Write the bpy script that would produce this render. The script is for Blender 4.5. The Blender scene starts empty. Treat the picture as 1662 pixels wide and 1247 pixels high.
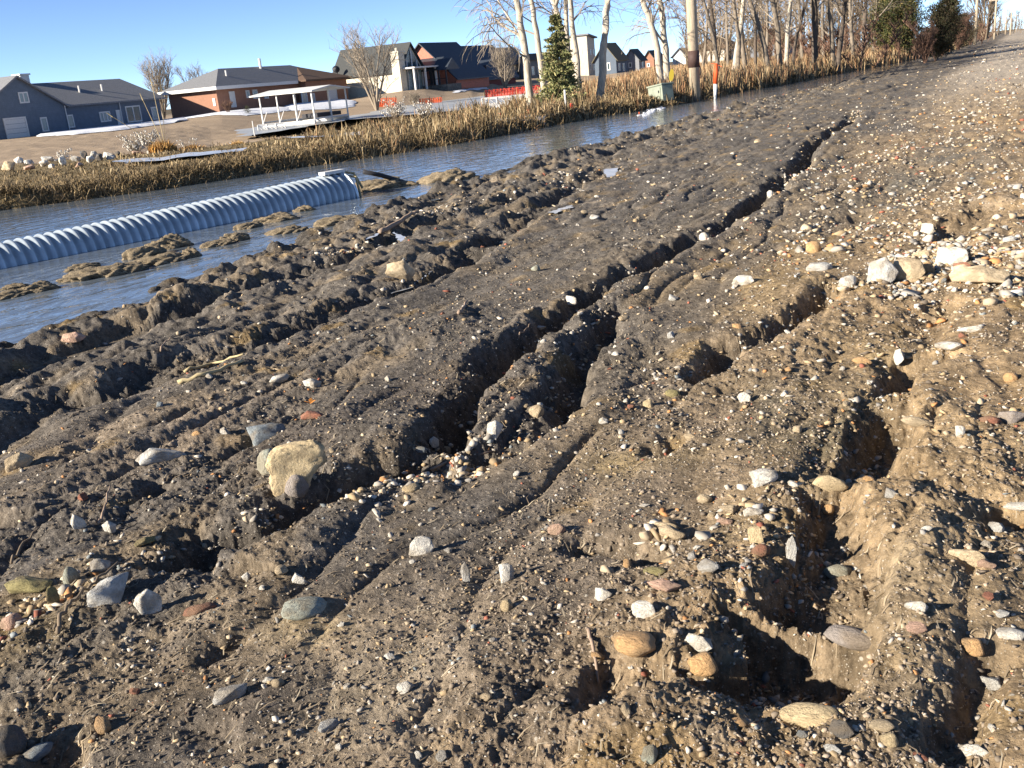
import bpy, bmesh, math, random
import numpy as np
from mathutils import Vector, Matrix, Euler

rnd = random.Random(7)
npr = np.random.default_rng(11)
SC = bpy.context.scene
COL = SC.collection
R = math.radians

# ---------------------------------------------------------------- camera, sky, sun, exposure
F_PX, ROLL, PITCH, HEAD, CAM_Z = 1576.0, R(5.4), R(17.5), R(27.7), 1.2
Lx = Vector((math.cos(HEAD), math.sin(HEAD), 0)); Fh = Vector((-math.sin(HEAD), math.cos(HEAD), 0)); Zu = Vector((0, 0, 1))
V_dn = -Zu * math.cos(PITCH) - Fh * math.sin(PITCH)
FWD = Fh * math.cos(PITCH) - Zu * math.sin(PITCH)
IX = Lx * math.cos(ROLL) + V_dn * math.sin(ROLL)
IY = Lx * -math.sin(ROLL) + V_dn * math.cos(ROLL)
cam_d = bpy.data.cameras.new('camera'); cam = bpy.data.objects.new('camera', cam_d); COL.objects.link(cam)
cam.matrix_world = Matrix.Translation((0, 0, CAM_Z)) @ Matrix((IX, -IY, -FWD)).transposed().to_4x4()
cam_d.sensor_width = 36; cam_d.lens = 36 * F_PX / 1662; cam_d.clip_start = .05; cam_d.clip_end = 9000
SC.camera = cam
SUN_EL, SUN_AZ = R(21.5), R(180 + 38)            # azimuth clockwise from +Y, towards the sun
w = bpy.data.worlds.new("World"); SC.world = w; w.use_nodes = True
nt = w.node_tree; bg = nt.nodes['Background']; sky = nt.nodes.new('ShaderNodeTexSky')
sky.sky_type = 'NISHITA'; sky.sun_disc = False; sky.sun_elevation = SUN_EL; sky.sun_rotation = SUN_AZ
sky.air_density = .45; sky.dust_density = 0.0; sky.ozone_density = 2.0; sky.altitude = 2500
nt.links.new(sky.outputs[0], bg.inputs[0]); bg.inputs[1].default_value = .092
sd = bpy.data.lights.new('sun', 'SUN'); sd.energy = 5.0; sd.angle = R(.5); sd.color = (1, .90, .76)
sun = bpy.data.objects.new('sun', sd); COL.objects.link(sun)
to_sun = Vector((math.sin(SUN_AZ) * math.cos(SUN_EL), math.cos(SUN_AZ) * math.cos(SUN_EL), math.sin(SUN_EL)))
sun.rotation_euler = to_sun.to_track_quat('Z', 'Y').to_euler(); sun.location = (-20, -30, 30)
SC.view_settings.view_transform = 'Standard'; SC.view_settings.look = 'None'
SC.view_settings.exposure = 1.3; SC.view_settings.gamma = 1
SC.cycles.max_bounces = 6; SC.cycles.diffuse_bounces = 1; SC.cycles.glossy_bounces = 3

# ---------------------------------------------------------------- measuring (photo pixel -> world)
def ray(px, py):
    d = FWD * F_PX + IX * (px - 831) + IY * (py - 623.5)
    return d
def at_dist(px, py, d):
    v = ray(px, py); t = d / math.hypot(v.x, v.y); return Vector((v.x * t, v.y * t, CAM_Z + v.z * t))
def at_z(px, py, z):
    v = ray(px, py); t = (z - CAM_Z) / v.z; return Vector((v.x * t, v.y * t, z))

# ---------------------------------------------------------------- noise
def _h(ix, iy, s):
    h = (ix.astype(np.int64) * 374761393 + iy.astype(np.int64) * 668265263 + s * 1274126177) & 0xffffffff
    h = ((h ^ (h >> 13)) * 1103515245) & 0xffffffff
    h = ((h ^ (h >> 15)) * 2246822519) & 0xffffffff
    return (h ^ (h >> 16)) & 0xffffffff
def noise(x, y, s=0):
    x0 = np.floor(x); y0 = np.floor(y); fx = x - x0; fy = y - y0
    u = fx * fx * fx * (fx * (fx * 6 - 15) + 10); v = fy * fy * fy * (fy * (fy * 6 - 15) + 10)
    def g(ix, iy, dx, dy):
        a = _h(ix, iy, s) * (2 * math.pi / 4294967296.0)
        return np.cos(a) * dx + np.sin(a) * dy
    n00 = g(x0, y0, fx, fy); n10 = g(x0 + 1, y0, fx - 1, fy); n01 = g(x0, y0 + 1, fx, fy - 1); n11 = g(x0 + 1, y0 + 1, fx - 1, fy - 1)
    return 1.4 * ((n00 * (1 - u) + n10 * u) * (1 - v) + (n01 * (1 - u) + n11 * u) * v)
def fbm(x, y, n=3, s=0, gain=.5):
    a = 1.; t = 0.
    for i in range(n):
        t = t + a * noise(x * 2 ** i, y * 2 ** i, s + i); a *= gain
    return t
def sst(a, b, x):
    t = np.clip((x - a) / (b - a), 0, 1); return t * t * (3 - 2 * t)
def cells(x, y, s=0):
    """distance to nearest feature point (lumps)"""
    x0 = np.floor(x); y0 = np.floor(y); best = np.full(x.shape, 9.)
    for i in (-1, 0, 1):
        for j in (-1, 0, 1):
            cx = x0 + i; cy = y0 + j
            hx = _h(cx, cy, s) / 4294967296.0; hy = _h(cx, cy, s + 77) / 4294967296.0
            best = np.minimum(best, (cx + hx - x) ** 2 + (cy + hy - y) ** 2)
    return np.sqrt(best)

# ---------------------------------------------------------------- terrain profile
WATER_Z, LAKE_Z = -0.30, -0.78
NE_Y = np.array([-30, 0, 4.6, 5.5, 7.2, 8.7, 10.5, 11.9, 14.7, 17.9, 21.6, 27.5, 34.2, 39.1, 50.3, 75, 120])
NE_X = np.array([-6.5, -6.6, -6.68, -6.72, -7.12, -7.4, -7.75, -7.8, -8.15, -8.36, -8.1, -8.35, -8.2, -7.15, -6.3, -6.2, -5.5])
FE_Y = np.array([-30, 0, 8, 12, 14.5, 18.7, 21.3, 24.5, 29, 35, 42, 53, 70, 90, 120])
FE_X = np.array([-28, -22, -18, -16.4, -14.8, -13.5, -12.9, -12.5, -12.0, -10.8, -10.3, -9.3, -7.6, -6.0, -5.4])
HOUSE_PTS = []       # (x, y, z) of house corners: the far ground passes through them

def zplane(x):
    return np.where(x < 0, .042 * x, .02 * np.minimum(x, 5))
def unproj(px, py):
    z = 0.
    for _ in range(6):
        p = at_z(px, py, z)
        z = float(zplane(np.array(p.x)))
    return p.x, p.y

# eroded ruts, measured along the floor: (points px, width m, depth m, left wall m, right wall m)
RUTS = [
 ([(1400,178),(1375,202),(1330,228),(1300,272),(1245,318),(1195,358),(1130,392),(1060,424),(1005,456),(945,492),(885,532),(828,577),(788,622),(752,668),(722,735)], .10, .21, .05, .18),
 ([(740,744),(690,752),(620,768),(555,790),(500,815),(440,858),(380,872),(330,885),(285,915),(262,940)], .15, .17, .06, .16),
 ([(1010,490),(985,525),(955,565),(925,610),(905,650),(875,692),(820,728),(740,746)], .05, .13, .04, .14),
 ([(1380,462),(1330,492),(1275,528),(1235,552),(1190,560),(1150,598),(1105,618)], .05, .13, .05, .16),
 ([(1545,485),(1528,510),(1500,560),(1482,600),(1462,640),(1430,690),(1410,730),(1380,770),(1345,835),(1340,890),(1318,950),(1288,1020),(1255,1080),(1190,1110),(1130,1120)], .03, .055, .10, .25),
 ([(1568,478),(1540,492),(1505,500)], .05, .07, .05, .12),
 ([(1530,556),(1512,585),(1478,612),(1455,625)], .08, .10, .05, .16),
 ([(1482,628),(1452,680),(1440,725),(1432,768),(1420,790)], .09, .12, .09, .18),
 ([(1345,785),(1362,835),(1362,890),(1335,940),(1305,975),(1285,1000)], .08, .14, .09, .14),
 ([(1296,985),(1278,1035),(1235,1085),(1195,1078),(1170,1060)], .12, .16, .14, .12),
 ([(1200,1105),(1150,1118),(1110,1128)], .04, .06, .04, .07),
 ([(1045,1060),(1090,1075),(1115,1095),(1130,1125)], .05, .05, .08, .08),
 ([(1612,1030),(1604,1080),(1600,1130),(1590,1190),(1580,1250)], .02, .05, .05, .10),
 ([(1000,275),(940,302),(880,340),(820,380),(760,418),(700,455),(640,478),(560,505),(500,528),(430,560),(350,590),(280,612),(200,640),(110,660),(0,690)], .16, .13, .07, .35),
 ([(900,300),(820,330),(740,350),(690,372),(600,405),(520,440),(440,465),(390,478),(300,510),(240,528),(160,560),(80,590),(0,618)], .18, .13, .06, .35),
 ([(560,520),(470,545),(400,572),(330,585),(250,600),(190,630)], .12, .13, .05, .25),
 ([(1480,128),(1450,140),(1420,152),(1350,158),(1290,166)], .25, .10, .08, .3),
 ([(1100,205),(1060,225),(1020,240),(960,262)], .25, .10, .08, .3),
 ([(1650,335),(1620,345),(1590,352),(1560,372),(1545,392)], .16, .09, .07, .2),
 ([(1430,338),(1405,350),(1385,362)], .12, .08, .06, .2),
 ([(1100,905),(1040,900),(960,888),(900,876)], .05, .06, .03, .12),
 ([(290,775),(250,792),(215,800)], .06, .06, .03, .1),
 ([(40,830),(10,850),(-40,880)], .08, .08, .04, .14),
 ([(420,1030),(370,1050),(335,1090)], .02, .015, .02, .06),
 ([(760,1080),(730,1140),(690,1200)], .03, .02, .03, .12),
 ([(370,1150),(345,1190),(330,1240)], .03, .025, .03, .1),
 ([(150,1215),(110,1230),(60,1260)], .06, .03, .03, .1),
 ([(1540,1170),(1490,1190),(1440,1180)], .02, .02, .02, .06),
 ([(1460,570),(1430,640),(1405,660)], .04, .06, .03, .1),
 ([(1680,640),(1640,640),(1600,560)], .01, .02, .02, .1),
 ([(1190,255),(1160,275),(1100,300),(1060,330)], .03, .03, .03, .2),
 ([(560,650),(470,690),(400,720),(330,760)], .015, .03, .02, .12),
 ([(330,650),(250,690),(170,722),(60,770)], .02, .035, .02, .15),
 ([(1050,1060),(1010,1110),(990,1170)], .05, .05, .03, .09),
 ([(1590,820),(1620,830),(1640,850)], .05, .06, .03, .1),
 ([(1130,700),(1110,720),(1080,745)], .03, .05, .03, .1),
]
RUTS_W = [([unproj(*p) for p in pts], a, b, c, d) for pts, a, b, c, d in RUTS]
MOUNDS = [(700,300,.5,.05),(900,260,.6,.06),(740,308,.3,.07),(850,285,.35,.07),(960,250,.5,.05),(1000,690,.16,.04),(820,600,.14,.05),(1300,470,.22,.06),(1500,250,.6,.04),(1390,240,.4,.05),
          (1610,330,.4,.08),(1160,540,.2,.03),(1480,560,.16,.06),(1440,655,.12,.05),(1330,800,.13,.05),(1170,960,.16,.035),(1350,330,.3,.06),(680,545,.4,.04),(620,690,.25,.05),(150,940,.2,.03),(1230,800,.14,.03)]
MOUNDS_W = [(*unproj(a, b), c, d) for a, b, c, d in MOUNDS]

def seg_channel(x, y, P):
    """signed lateral distance to a polyline (positive on its right going away) and taper"""
    best = np.full(x.shape, 1e9); sgn = np.zeros(x.shape); tt = np.zeros(x.shape)
    n = len(P) - 1
    for i in range(n):
        ax, ay = P[i]; bx, by = P[i + 1]
        ex, ey = bx - ax, by - ay; L2 = ex * ex + ey * ey
        t = np.clip(((x - ax) * ex + (y - ay) * ey) / L2, 0, 1)
        qx = x - ax - t * ex; qy = y - ay - t * ey; d = qx * qx + qy * qy
        m = d < best
        best = np.where(m, d, best); tt = np.where(m, i + t, tt)
        cr = ex * qy - ey * qx
        sgn = np.where(m, cr, sgn)
    s = np.sqrt(best) * np.where(sgn > 0, 1, -1)
    return s, np.minimum(tt, n - tt) 

def far_ground(x, y):
    d = np.hypot(x, y); az = np.degrees(np.arctan2(x, y))
    dout = np.interp(az, [-180, -53, -45, -36, -28, -20, -14, -9, 0], [38, 38, 35, 37, 44, 64, 400, 3000, 3000])
    levee = -.08 + .05 * fbm(x * .25, y * .25, 3, 40)
    lake = np.interp(az, [-180, -53, -47, -43], [-.5, -.5, -.62, -1.0])
    k1 = sst(dout - 2.5, dout + 2.5, d)
    z = levee * (1 - k1) + lake * k1
    shore = np.interp(az, [-180, -53, -46, -40, -36, -28, -20], [46, 46, 56, 84, 100, 118, 150])
    if HOUSE_PTS:
        hp = sorted((math.degrees(math.atan2(p[0], p[1])), math.hypot(p[0], p[1]), p[2]) for p in HOUSE_PTS)
        ha = [p[0] for p in hp]; zh = np.interp(az, ha, [p[2] for p in hp]); dh = np.interp(az, ha, [p[1] for p in hp])
    else: zh = np.full(x.shape, -.2); dh = np.full(x.shape, 120.)
    k2 = sst(0, 1, (d - shore) / np.maximum(dh - 3 - shore, 8)); zf = zh * (1 - sst(250, 500, d)) - .1 * sst(250, 500, d)
    return z * (1 - k2) + np.where(az > -13, levee, zf) * k2

def H(x, y, fine=True, colour=False):
    x = np.asarray(x, float); y = np.asarray(y, float)
    r = np.hypot(x, y)
    ne = np.interp(y, NE_Y, NE_X) + (.35 * noise(x * .6, y * .45, 3) + .16 * noise(x * 1.7, y * 1.5, 4)) * sst(2, 8, r)
    fe = np.interp(y, FE_Y, FE_X) + .45 * noise(x * .35, y * .35, 5) + .2 * noise(x * 1.3, y * 1.3, 6)
    t = x / ne                                              # 0 at the road, 1 at the water
    near = zplane(x)
    wl = sst(.45, .85, t)                                   # clod zone by the water
    far_fade = 1 - sst(25, 70, r)
    # undulation, streaked along the flow (Y)
    ys = y * .45
    wx = x + .10 * noise(x * 2.2, y * 1.1, 21); wy = y + .10 * noise(x * 2.2, y * 1.1, 22)
    near = near + (.035 + .03 * wl) * fbm(wx * 1.1, wy * .4, 2, 8)
    near = near + (.020 + .035 * wl) * noise(wx * 3.0, wy * 1.3, 12) + (.009 + .022 * wl) * noise(wx * 6.3, wy * 3.2, 13)
    rill = 1 - np.abs(noise(wx * 4.2, wy * .95, 31)) * 2.2
    near = near - .026 * np.clip(rill, 0, 1) ** 3 * (.4 + .8 * sst(-.2, .5, noise(x * .8, y * .5, 32)))
    # ruts
    rag = .06 * noise(x * 2.6, y * 1.6, 50) + .032 * noise(x * 6, y * 5, 51) + .014 * noise(x * 16, y * 14, 52)
    cut = np.zeros(x.shape); lip = np.zeros(x.shape); wall = np.zeros(x.shape)
    for P, wd, dp, wlft, wrgt in RUTS_W:
        xs = [p[0] for p in P]; yy = [p[1] for p in P]; mg = .8
        m = (x > min(xs) - mg) & (x < max(xs) + mg) & (y > min(yy) - mg) & (y < max(yy) + mg)
        if not m.any(): continue
        s, tp = seg_channel(x[m], y[m], P); wlft = max(wlft, .065)
        s = -s + rag[m] * (1.15 + 3 * wd)                     # + is the sunny (+x) side
        hw = wd * .5
        f = np.where(s < 0, 1 - sst(hw, hw + wlft, -s), 1 - sst(hw, hw + wrgt, s) ** .8)
        f = f * sst(0, .7, tp)
        wall[m] = np.maximum(wall[m], 4 * f * (1 - f) * min(1, dp / .12))
        c = cut[m]; v = dp * f * np.clip(.95 + .75 * noise(x[m] * 2.2, y[m] * 1.9, 53), .2, 1.25); cut[m] = np.maximum(c, v)
        l = lip[m]; lip[m] = np.maximum(l, .22 * dp * np.exp(-((-s - hw - wlft - .09) / .12) ** 2) * sst(0, .7, tp))
    for mx, my, mr, mh in MOUNDS_W:
        near = near + mh * np.exp(-((x - mx) ** 2 + (y - my) ** 2 * .6) / mr ** 2)
    near = near - cut + lip
    if fine and wall.any(): near = near + wall * (.018 * noise(x * 13, y * 10, 55) + .013 * noise(x * 43, y * 36, 56) + .009 * noise(x * 95, y * 80, 57)) * (r < 14)
    if fine:
        # clods and crumbs
        mask = sst(-.25, .55, noise(x * 1.3, y * .9, 61))
        c1 = np.clip(.62 - cells(wx * 5.5, wy * 4, 62), -1, 1)
        c0 = np.clip(.60 - cells(wx * 2.3 + 7, wy * 1.5, 68), -.35, .5)
        near = near + .17 * wl * c0 * sst(-.5, .2, noise(x * .9, y * .5, 69))
        c2 = np.clip(.6 - cells(x * 15, y * 12, 63), -1, 1)
        near = near + (.003 + .014 * mask + .045 * wl) * c1 * far_fade
        near = near + (.0015 + .006 * mask + .010 * wl) * c2 * far_fade
        nf = np.clip((9 - r) / 5, 0, 1); sm = .30 + .95 * sst(-.35, .35, noise(x * 1.1 + 3, y * .6, 78))
        near = near + .026 * wl * noise(x * 9, y * 7, 76) + .014 * wl * noise(x * 21, y * 18, 77) + sm * (.010 * noise(x * 13, y * 9, 64) + .0065 * noise(x * 27, y * 21, 65))
        near = near + nf * sm * (.0045 * noise(x * 60, y * 48, 66) + .0025 * noise(x * 130, y * 110, 67))
    # water's edge, bed, far bank
    tt = sst(.93, 1.06, t)
    bed = -.62 + .05 * noise(x * .5, y * .5, 71)
    z = near * (1 - tt) + bed * tt
    z = np.where(t < 1.0, np.maximum(z, WATER_Z - .02 - .3 * sst(.97, 1.05, t)), z)
    kb = sst(-.15, .55, fe - x)
    farz = far_ground(x, y) + .06 * noise(x * 1.1, y * 1.1, 72) * (r < 90)
    wm = x < np.minimum(fe + .4, -3)
    z = np.where(wm, bed * (1 - kb) + farz * kb, z)
    # right of the road the land drops to another ditch; in the distance everything is a plain
    z = np.where(x > 6, z - .5 * sst(6, 9, x), z)
    if colour: return z, t, fe - x, cut, r
    return z

# ---------------------------------------------------------------- object helpers
def tag(o, label=None, cat=None, group=None, kind=None):
    if label: o['label'] = label
    if cat: o['category'] = cat
    if group: o['group'] = group
    if kind: o['kind'] = kind
    return o
def empty(name, loc, rz=0):
    o = bpy.data.objects.new(name, None); COL.objects.link(o); o.location = loc; o.rotation_euler = (0, 0, rz)
    o.empty_display_size = .1; return o
def np_mesh(name, verts, faces, mat, parent=None, smooth=False, attrs=None):
    """faces: (n,3) or (n,4) int array"""
    me = bpy.data.meshes.new(name); verts = np.asarray(verts, np.float32); faces = np.asarray(faces, np.int32)
    k = faces.shape[1]; n = len(faces)
    me.vertices.add(len(verts)); me.vertices.foreach_set('co', verts.ravel())
    me.loops.add(n * k); me.loops.foreach_set('vertex_index', faces.ravel())
    me.polygons.add(n); me.polygons.foreach_set('loop_start', np.arange(0, n * k, k, dtype=np.int32))
    me.polygons.foreach_set('loop_total', np.full(n, k, np.int32))
    if smooth: me.polygons.foreach_set('use_smooth', np.ones(n, bool))
    for an, arr in (attrs or {}).items():
        a = me.color_attributes.new(an, 'FLOAT_COLOR', 'POINT')
        c = np.ones((len(verts), 4), np.float32); c[:, :3] = arr; a.data.foreach_set('color', c.ravel())
    me.update(calc_edges=True); me.validate()
    me.materials.append(mat)
    o = bpy.data.objects.new(name, me); COL.objects.link(o)
    if parent: o.parent = parent
    return o
class MB:
    def __init__(s): s.v = []; s.f = []
    def poly(s, pts):
        b = len(s.v); s.v += [tuple(p) for p in pts]; s.f.append(tuple(range(b, b + len(pts)))); return s
    def box(s, lo, hi):
        (a, b, c), (d, e, f) = lo, hi; k = len(s.v)
        s.v += [(a,b,c),(d,b,c),(d,e,c),(a,e,c),(a,b,f),(d,b,f),(d,e,f),(a,e,f)]
        s.f += [tuple(k + i for i in q) for q in ((0,3,2,1),(4,5,6,7),(0,1,5,4),(1,2,6,5),(2,3,7,6),(3,0,4,7))]; return s
    def prism(s, pts, off):
        """closed solid: polygon pts and the same moved by off"""
        k = len(s.v); n = len(pts); off = Vector(off)
        s.v += [tuple(p) for p in pts] + [tuple(Vector(p) + off) for p in pts]
        s.f.append(tuple(range(k, k + n))[::-1]); s.f.append(tuple(range(k + n, k + 2 * n)))
        for i in range(n):
            j = (i + 1) % n; s.f.append((k + i, k + j, k + n + j, k + n + i))
        return s
    def tube(s, pts, rad, seg=6, cap=True):
        k0 = len(s.v); n = len(pts); up = Vector((.13, .21, .97))
        for i, p in enumerate(pts):
            p = Vector(p); d = (Vector(pts[min(i + 1, n - 1)]) - Vector(pts[max(i - 1, 0)])).normalized()
            a = d.cross(up)
            if a.length < .2: a = d.cross(Vector((1, 0, 0)))
            a.normalize(); b = d.cross(a); r_ = rad[i] if hasattr(rad, '__len__') else rad
            for j in range(seg):
                t = 2 * math.pi * j / seg; s.v.append(tuple(p + (a * math.cos(t) + b * math.sin(t)) * r_))
        for i in range(n - 1):
            for j in range(seg):
                q = (j + 1) % seg; s.f.append((k0 + i * seg + j, k0 + i * seg + q, k0 + (i + 1) * seg + q, k0 + (i + 1) * seg + j))
        if cap:
            s.f.append(tuple(range(k0, k0 + seg))[::-1]); s.f.append(tuple(range(k0 + (n - 1) * seg, k0 + n * seg)))
        return s
    def build(s, name, mat, parent=None, smooth=False, bevel=0):
        me = bpy.data.meshes.new(name); me.from_pydata(s.v, [], s.f)
        bm = bmesh.new(); bm.from_mesh(me); bmesh.ops.recalc_face_normals(bm, faces=bm.faces); bm.to_mesh(me); bm.free()
        if smooth: me.polygons.foreach_set('use_smooth', np.ones(len(me.polygons), bool))
        me.materials.append(mat); o = bpy.data.objects.new(name, me); COL.objects.link(o)
        if parent: o.parent = parent
        if bevel:
            m = o.modifiers.new('bevel', 'BEVEL'); m.width = bevel; m.segments = 2
        return o
def copy_tree(o, parent=None):
    c = o.copy(); COL.objects.link(c)
    if parent: c.parent = parent
    for ch in list(o.children): copy_tree(ch, c)
    return c

# ---------------------------------------------------------------- materials
def mat(name, col=(.5, .5, .5), rough=.8, metal=0, nscale=0, namt=.25, bump=0, bscale=30, attr=None, spec=.3, coords='Object', stretch=None):
    m = bpy.data.materials.new(name); m.use_nodes = True; n = m.node_tree; b = n.nodes['Principled BSDF']
    b.inputs['Roughness'].default_value = rough; b.inputs['Metallic'].default_value = metal
    b.inputs['Specular IOR Level'].default_value = spec
    tc = n.nodes.new('ShaderNodeTexCoord'); src = tc.outputs[coords]
    if stretch:
        mp = n.nodes.new('ShaderNodeMapping'); mp.inputs['Scale'].default_value = stretch; n.links.new(src, mp.inputs[0]); src = mp.outputs[0]
    base = None
    if attr:
        a = n.nodes.new('ShaderNodeVertexColor'); a.layer_name = attr; base = a.outputs['Color']
    else:
        c = n.nodes.new('ShaderNodeRGB'); c.outputs[0].default_value = (*col, 1); base = c.outputs[0]
    if nscale:
        t = n.nodes.new('ShaderNodeTexNoise'); t.inputs['Scale'].default_value = nscale; t.inputs['Detail'].default_value = 6
        t.inputs['Roughness'].default_value = .65; n.links.new(src, t.inputs['Vector'])
        r_ = n.nodes.new('ShaderNodeMapRange'); r_.inputs[1].default_value = .3; r_.inputs[2].default_value = .7
        r_.inputs[3].default_value = 1 - namt; r_.inputs[4].default_value = 1 + namt; n.links.new(t.outputs['Fac'], r_.inputs[0])
        mx = n.nodes.new('ShaderNodeVectorMath'); mx.operation = 'SCALE'
        n.links.new(base, mx.inputs[0]); n.links.new(r_.outputs[0], mx.inputs['Scale']); base = mx.outputs[0]
    n.links.new(base, b.inputs['Base Color'])
    if bump:
        t2 = n.nodes.new('ShaderNodeTexNoise'); t2.inputs['Scale'].default_value = bscale; t2.inputs['Detail'].default_value = 8
        t2.inputs['Roughness'].default_value = .7; n.links.new(src, t2.inputs['Vector'])
        bp = n.nodes.new('ShaderNodeBump'); bp.inputs['Distance'].default_value = bump; bp.inputs['Strength'].default_value = 1
        n.links.new(t2.outputs['Fac'], bp.inputs['Height']); n.links.new(bp.outputs[0], b.inputs['Normal'])
    return m
def siding(name, col, pitch=.2, axis='Z', rough=.7, amt=.25):
    """boards or courses: thin darker joints"""
    m = mat(name, col, rough, nscale=3, namt=.12); n = m.node_tree; b = n.nodes['Principled BSDF']
    tc = n.nodes.new('ShaderNodeTexCoord'); sp = n.nodes.new('ShaderNodeSeparateXYZ'); n.links.new(tc.outputs['Object'], sp.inputs[0])
    q = n.nodes.new('ShaderNodeMath'); q.operation = 'MULTIPLY'; q.inputs[1].default_value = 1 / pitch; n.links.new(sp.outputs[axis], q.inputs[0])
    fr = n.nodes.new('ShaderNodeMath'); fr.operation = 'FRACT'; n.links.new(q.outputs[0], fr.inputs[0])
    bp = n.nodes.new('ShaderNodeBump'); bp.inputs['Distance'].default_value = .03; bp.inputs['Strength'].default_value = amt * 2
    n.links.new(fr.outputs[0], bp.inputs['Height']); n.links.new(bp.outputs[0], b.inputs['Normal'])
    return m
M = {}
M['soil'] = mat('eroded_soil', attr='Col', rough=.95, nscale=34, namt=.5, bump=.014, bscale=60, spec=.15)
M['water'] = mat('muddy_water', (.13, .155, .18), .05, spec=.9)
M['steel'] = mat('galvanised_steel', (.58, .65, .70), .38, .7, nscale=6, namt=.22, bump=.003, bscale=9)
M['steelp'] = mat('corrugated_steel', attr='Col', rough=.42, metal=.35, nscale=7, namt=.15)
M['blue'] = siding('blue_siding', (.12, .155, .20), .18)
M['brick'] = siding('brown_brick', (.30, .15, .095), .08, amt=.12)
M['cream'] = siding('cream_render', (.62, .56, .44), .5, amt=.1)
M['red'] = siding('red_siding', (.52, .19, .13), .2)
M['dkred'] = siding('dark_red_siding', (.20, .055, .045), .2)
M['tan'] = siding('tan_siding', (.50, .45, .37), .3)
M['grey'] = siding('grey_siding', (.20, .21, .23), .2)
M['navy'] = siding('slate_siding', (.10, .13, .17), .2)
M['roofg'] = mat('grey_shingle', (.20, .205, .215), .9, nscale=9, namt=.3, bump=.02, bscale=9)
M['roofd'] = mat('dark_shingle', (.060, .063, .062), .8, nscale=9, namt=.25)
M['roofb'] = mat('brown_shingle', (.13, .085, .06), .9, nscale=9, namt=.3)
M['roofn'] = mat('dark_metal_roof', (.045, .055, .07), .5, nscale=2, namt=.2)
M['roofo'] = mat('olive_shingle', (.16, .14, .09), .9, nscale=9, namt=.3)
M['white'] = mat('white_paint', (.66, .65, .62), .6, nscale=8, namt=.08)
M['glass'] = mat('window_glass', (.05, .08, .09), .12, spec=.6)
M['ltglass'] = mat('pale_window_glass', (.25, .33, .33), .2, spec=.6)
M['dark'] = mat('dark_metal', (.03, .03, .035), .6)
M['stone'] = mat('rubble_wall', (.16, .15, .13), .9, nscale=3, namt=.5, bump=.05, bscale=5)
M['wood'] = mat('weathered_pole_wood', (.40, .33, .24), .85, nscale=5, namt=.35, bump=.01, bscale=14, stretch=(6, 6, .5))
M['band'] = mat('dark_brown_band', (.075, .045, .038), .7, nscale=8, namt=.2)
M['barkw'] = mat('pale_cottonwood_bark', (.50, .44, .35), .9, nscale=4, namt=.35, bump=.03, bscale=10, stretch=(4, 4, .8))
M['barkg'] = mat('grey_brown_bark', (.23, .19, .145), .95, nscale=4, namt=.4, bump=.03, bscale=10, stretch=(4, 4, .8))
M['barkd'] = mat('dark_bark', (.12, .095, .075), .95, nscale=4, namt=.4, bump=.03, bscale=10, stretch=(4, 4, .8))
M['twig'] = mat('pale_twigs', (.30, .25, .19), .95)
M['twigd'] = mat('brown_twigs', (.19, .145, .10), .95)
M['twigr'] = mat('reddish_brush_twigs', (.17, .10, .07), .95)
M['needle'] = mat('spruce_needles', attr='Col', rough=.85)
M['grass'] = mat('dead_grass', attr='Col', rough=.9)
M['snow'] = mat('old_snow', (.74, .76, .80), .7, nscale=2, namt=.08, bump=.04, bscale=3)
M['ice'] = mat('lake_ice', (.42, .43, .42), .35, nscale=.25, namt=.25)
M['pice'] = mat('thin_ice', (.50, .52, .55), .25, nscale=5, namt=.25)
M['orange'] = mat('orange_plastic', (.62, .10, .03), .6, nscale=6, namt=.2)
M['redn'] = mat('red_snow_fence', (.62, .07, .04), .7, nscale=10, namt=.25)
M['yellow'] = mat('yellow_marker', (.45, .34, .04), .5)
M['green'] = mat('pale_green_cabinet', (.25, .28, .22), .75, nscale=3, namt=.2)
M['gravel'] = mat('gravel_bits', attr='Col', rough=.85, nscale=60, namt=.15)
M['straw'] = mat('dry_straw', (.42, .34, .19), .8, nscale=20, namt=.2, stretch=(1, 1, 1))
M['twigm'] = mat('dead_twig', (.30, .22, .16), .9, nscale=30, namt=.3)
M['leaf'] = mat('rust_leaf', (.50, .20, .04), .8)
M['clod'] = mat('mud_clod', (.27, .215, .14), .9, nscale=9, namt=.55, bump=.035, bscale=16)
def rockm(name, col, nscale=7, namt=.30, bump=.012, rough=.88):
    M[name] = m = mat(name, col, rough, nscale=nscale, namt=namt, bump=bump, bscale=11); n = m.node_tree; b = n.nodes['Principled BSDF']
    src = b.inputs['Base Color'].links[0].from_socket; gm = n.nodes.new('ShaderNodeNewGeometry')
    t = n.nodes.new('ShaderNodeTexNoise'); t.inputs['Scale'].default_value = 16; t.inputs['Detail'].default_value = 5; n.links.new(gm.outputs['Position'], t.inputs['Vector'])
    r_ = n.nodes.new('ShaderNodeMapRange'); r_.inputs[1].default_value = .46; r_.inputs[2].default_value = .60; r_.inputs[3].default_value = .0; r_.inputs[4].default_value = .55; n.links.new(t.outputs['Fac'], r_.inputs[0])
    mx = n.nodes.new('ShaderNodeMix'); mx.data_type = 'RGBA'; mx.inputs[7].default_value = (.25, .19, .12, 1); n.links.new(r_.outputs[0], mx.inputs[0]); n.links.new(src, mx.inputs[6]); n.links.new(mx.outputs[2], b.inputs['Base Color'])
rockm('limestone_white', (.74, .70, .61)); rockm('pale_grey_stone', (.52, .51, .47)); rockm('tan_stone', (.54, .43, .28)); rockm('yellow_stone', (.62, .49, .29))
rockm('orange_stone', (.58, .36, .17), rough=.55); rockm('red_stone', (.32, .14, .09)); rockm('slate_stone', (.25, .28, .29)); rockm('green_grey_stone', (.38, .40, .33))
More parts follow.
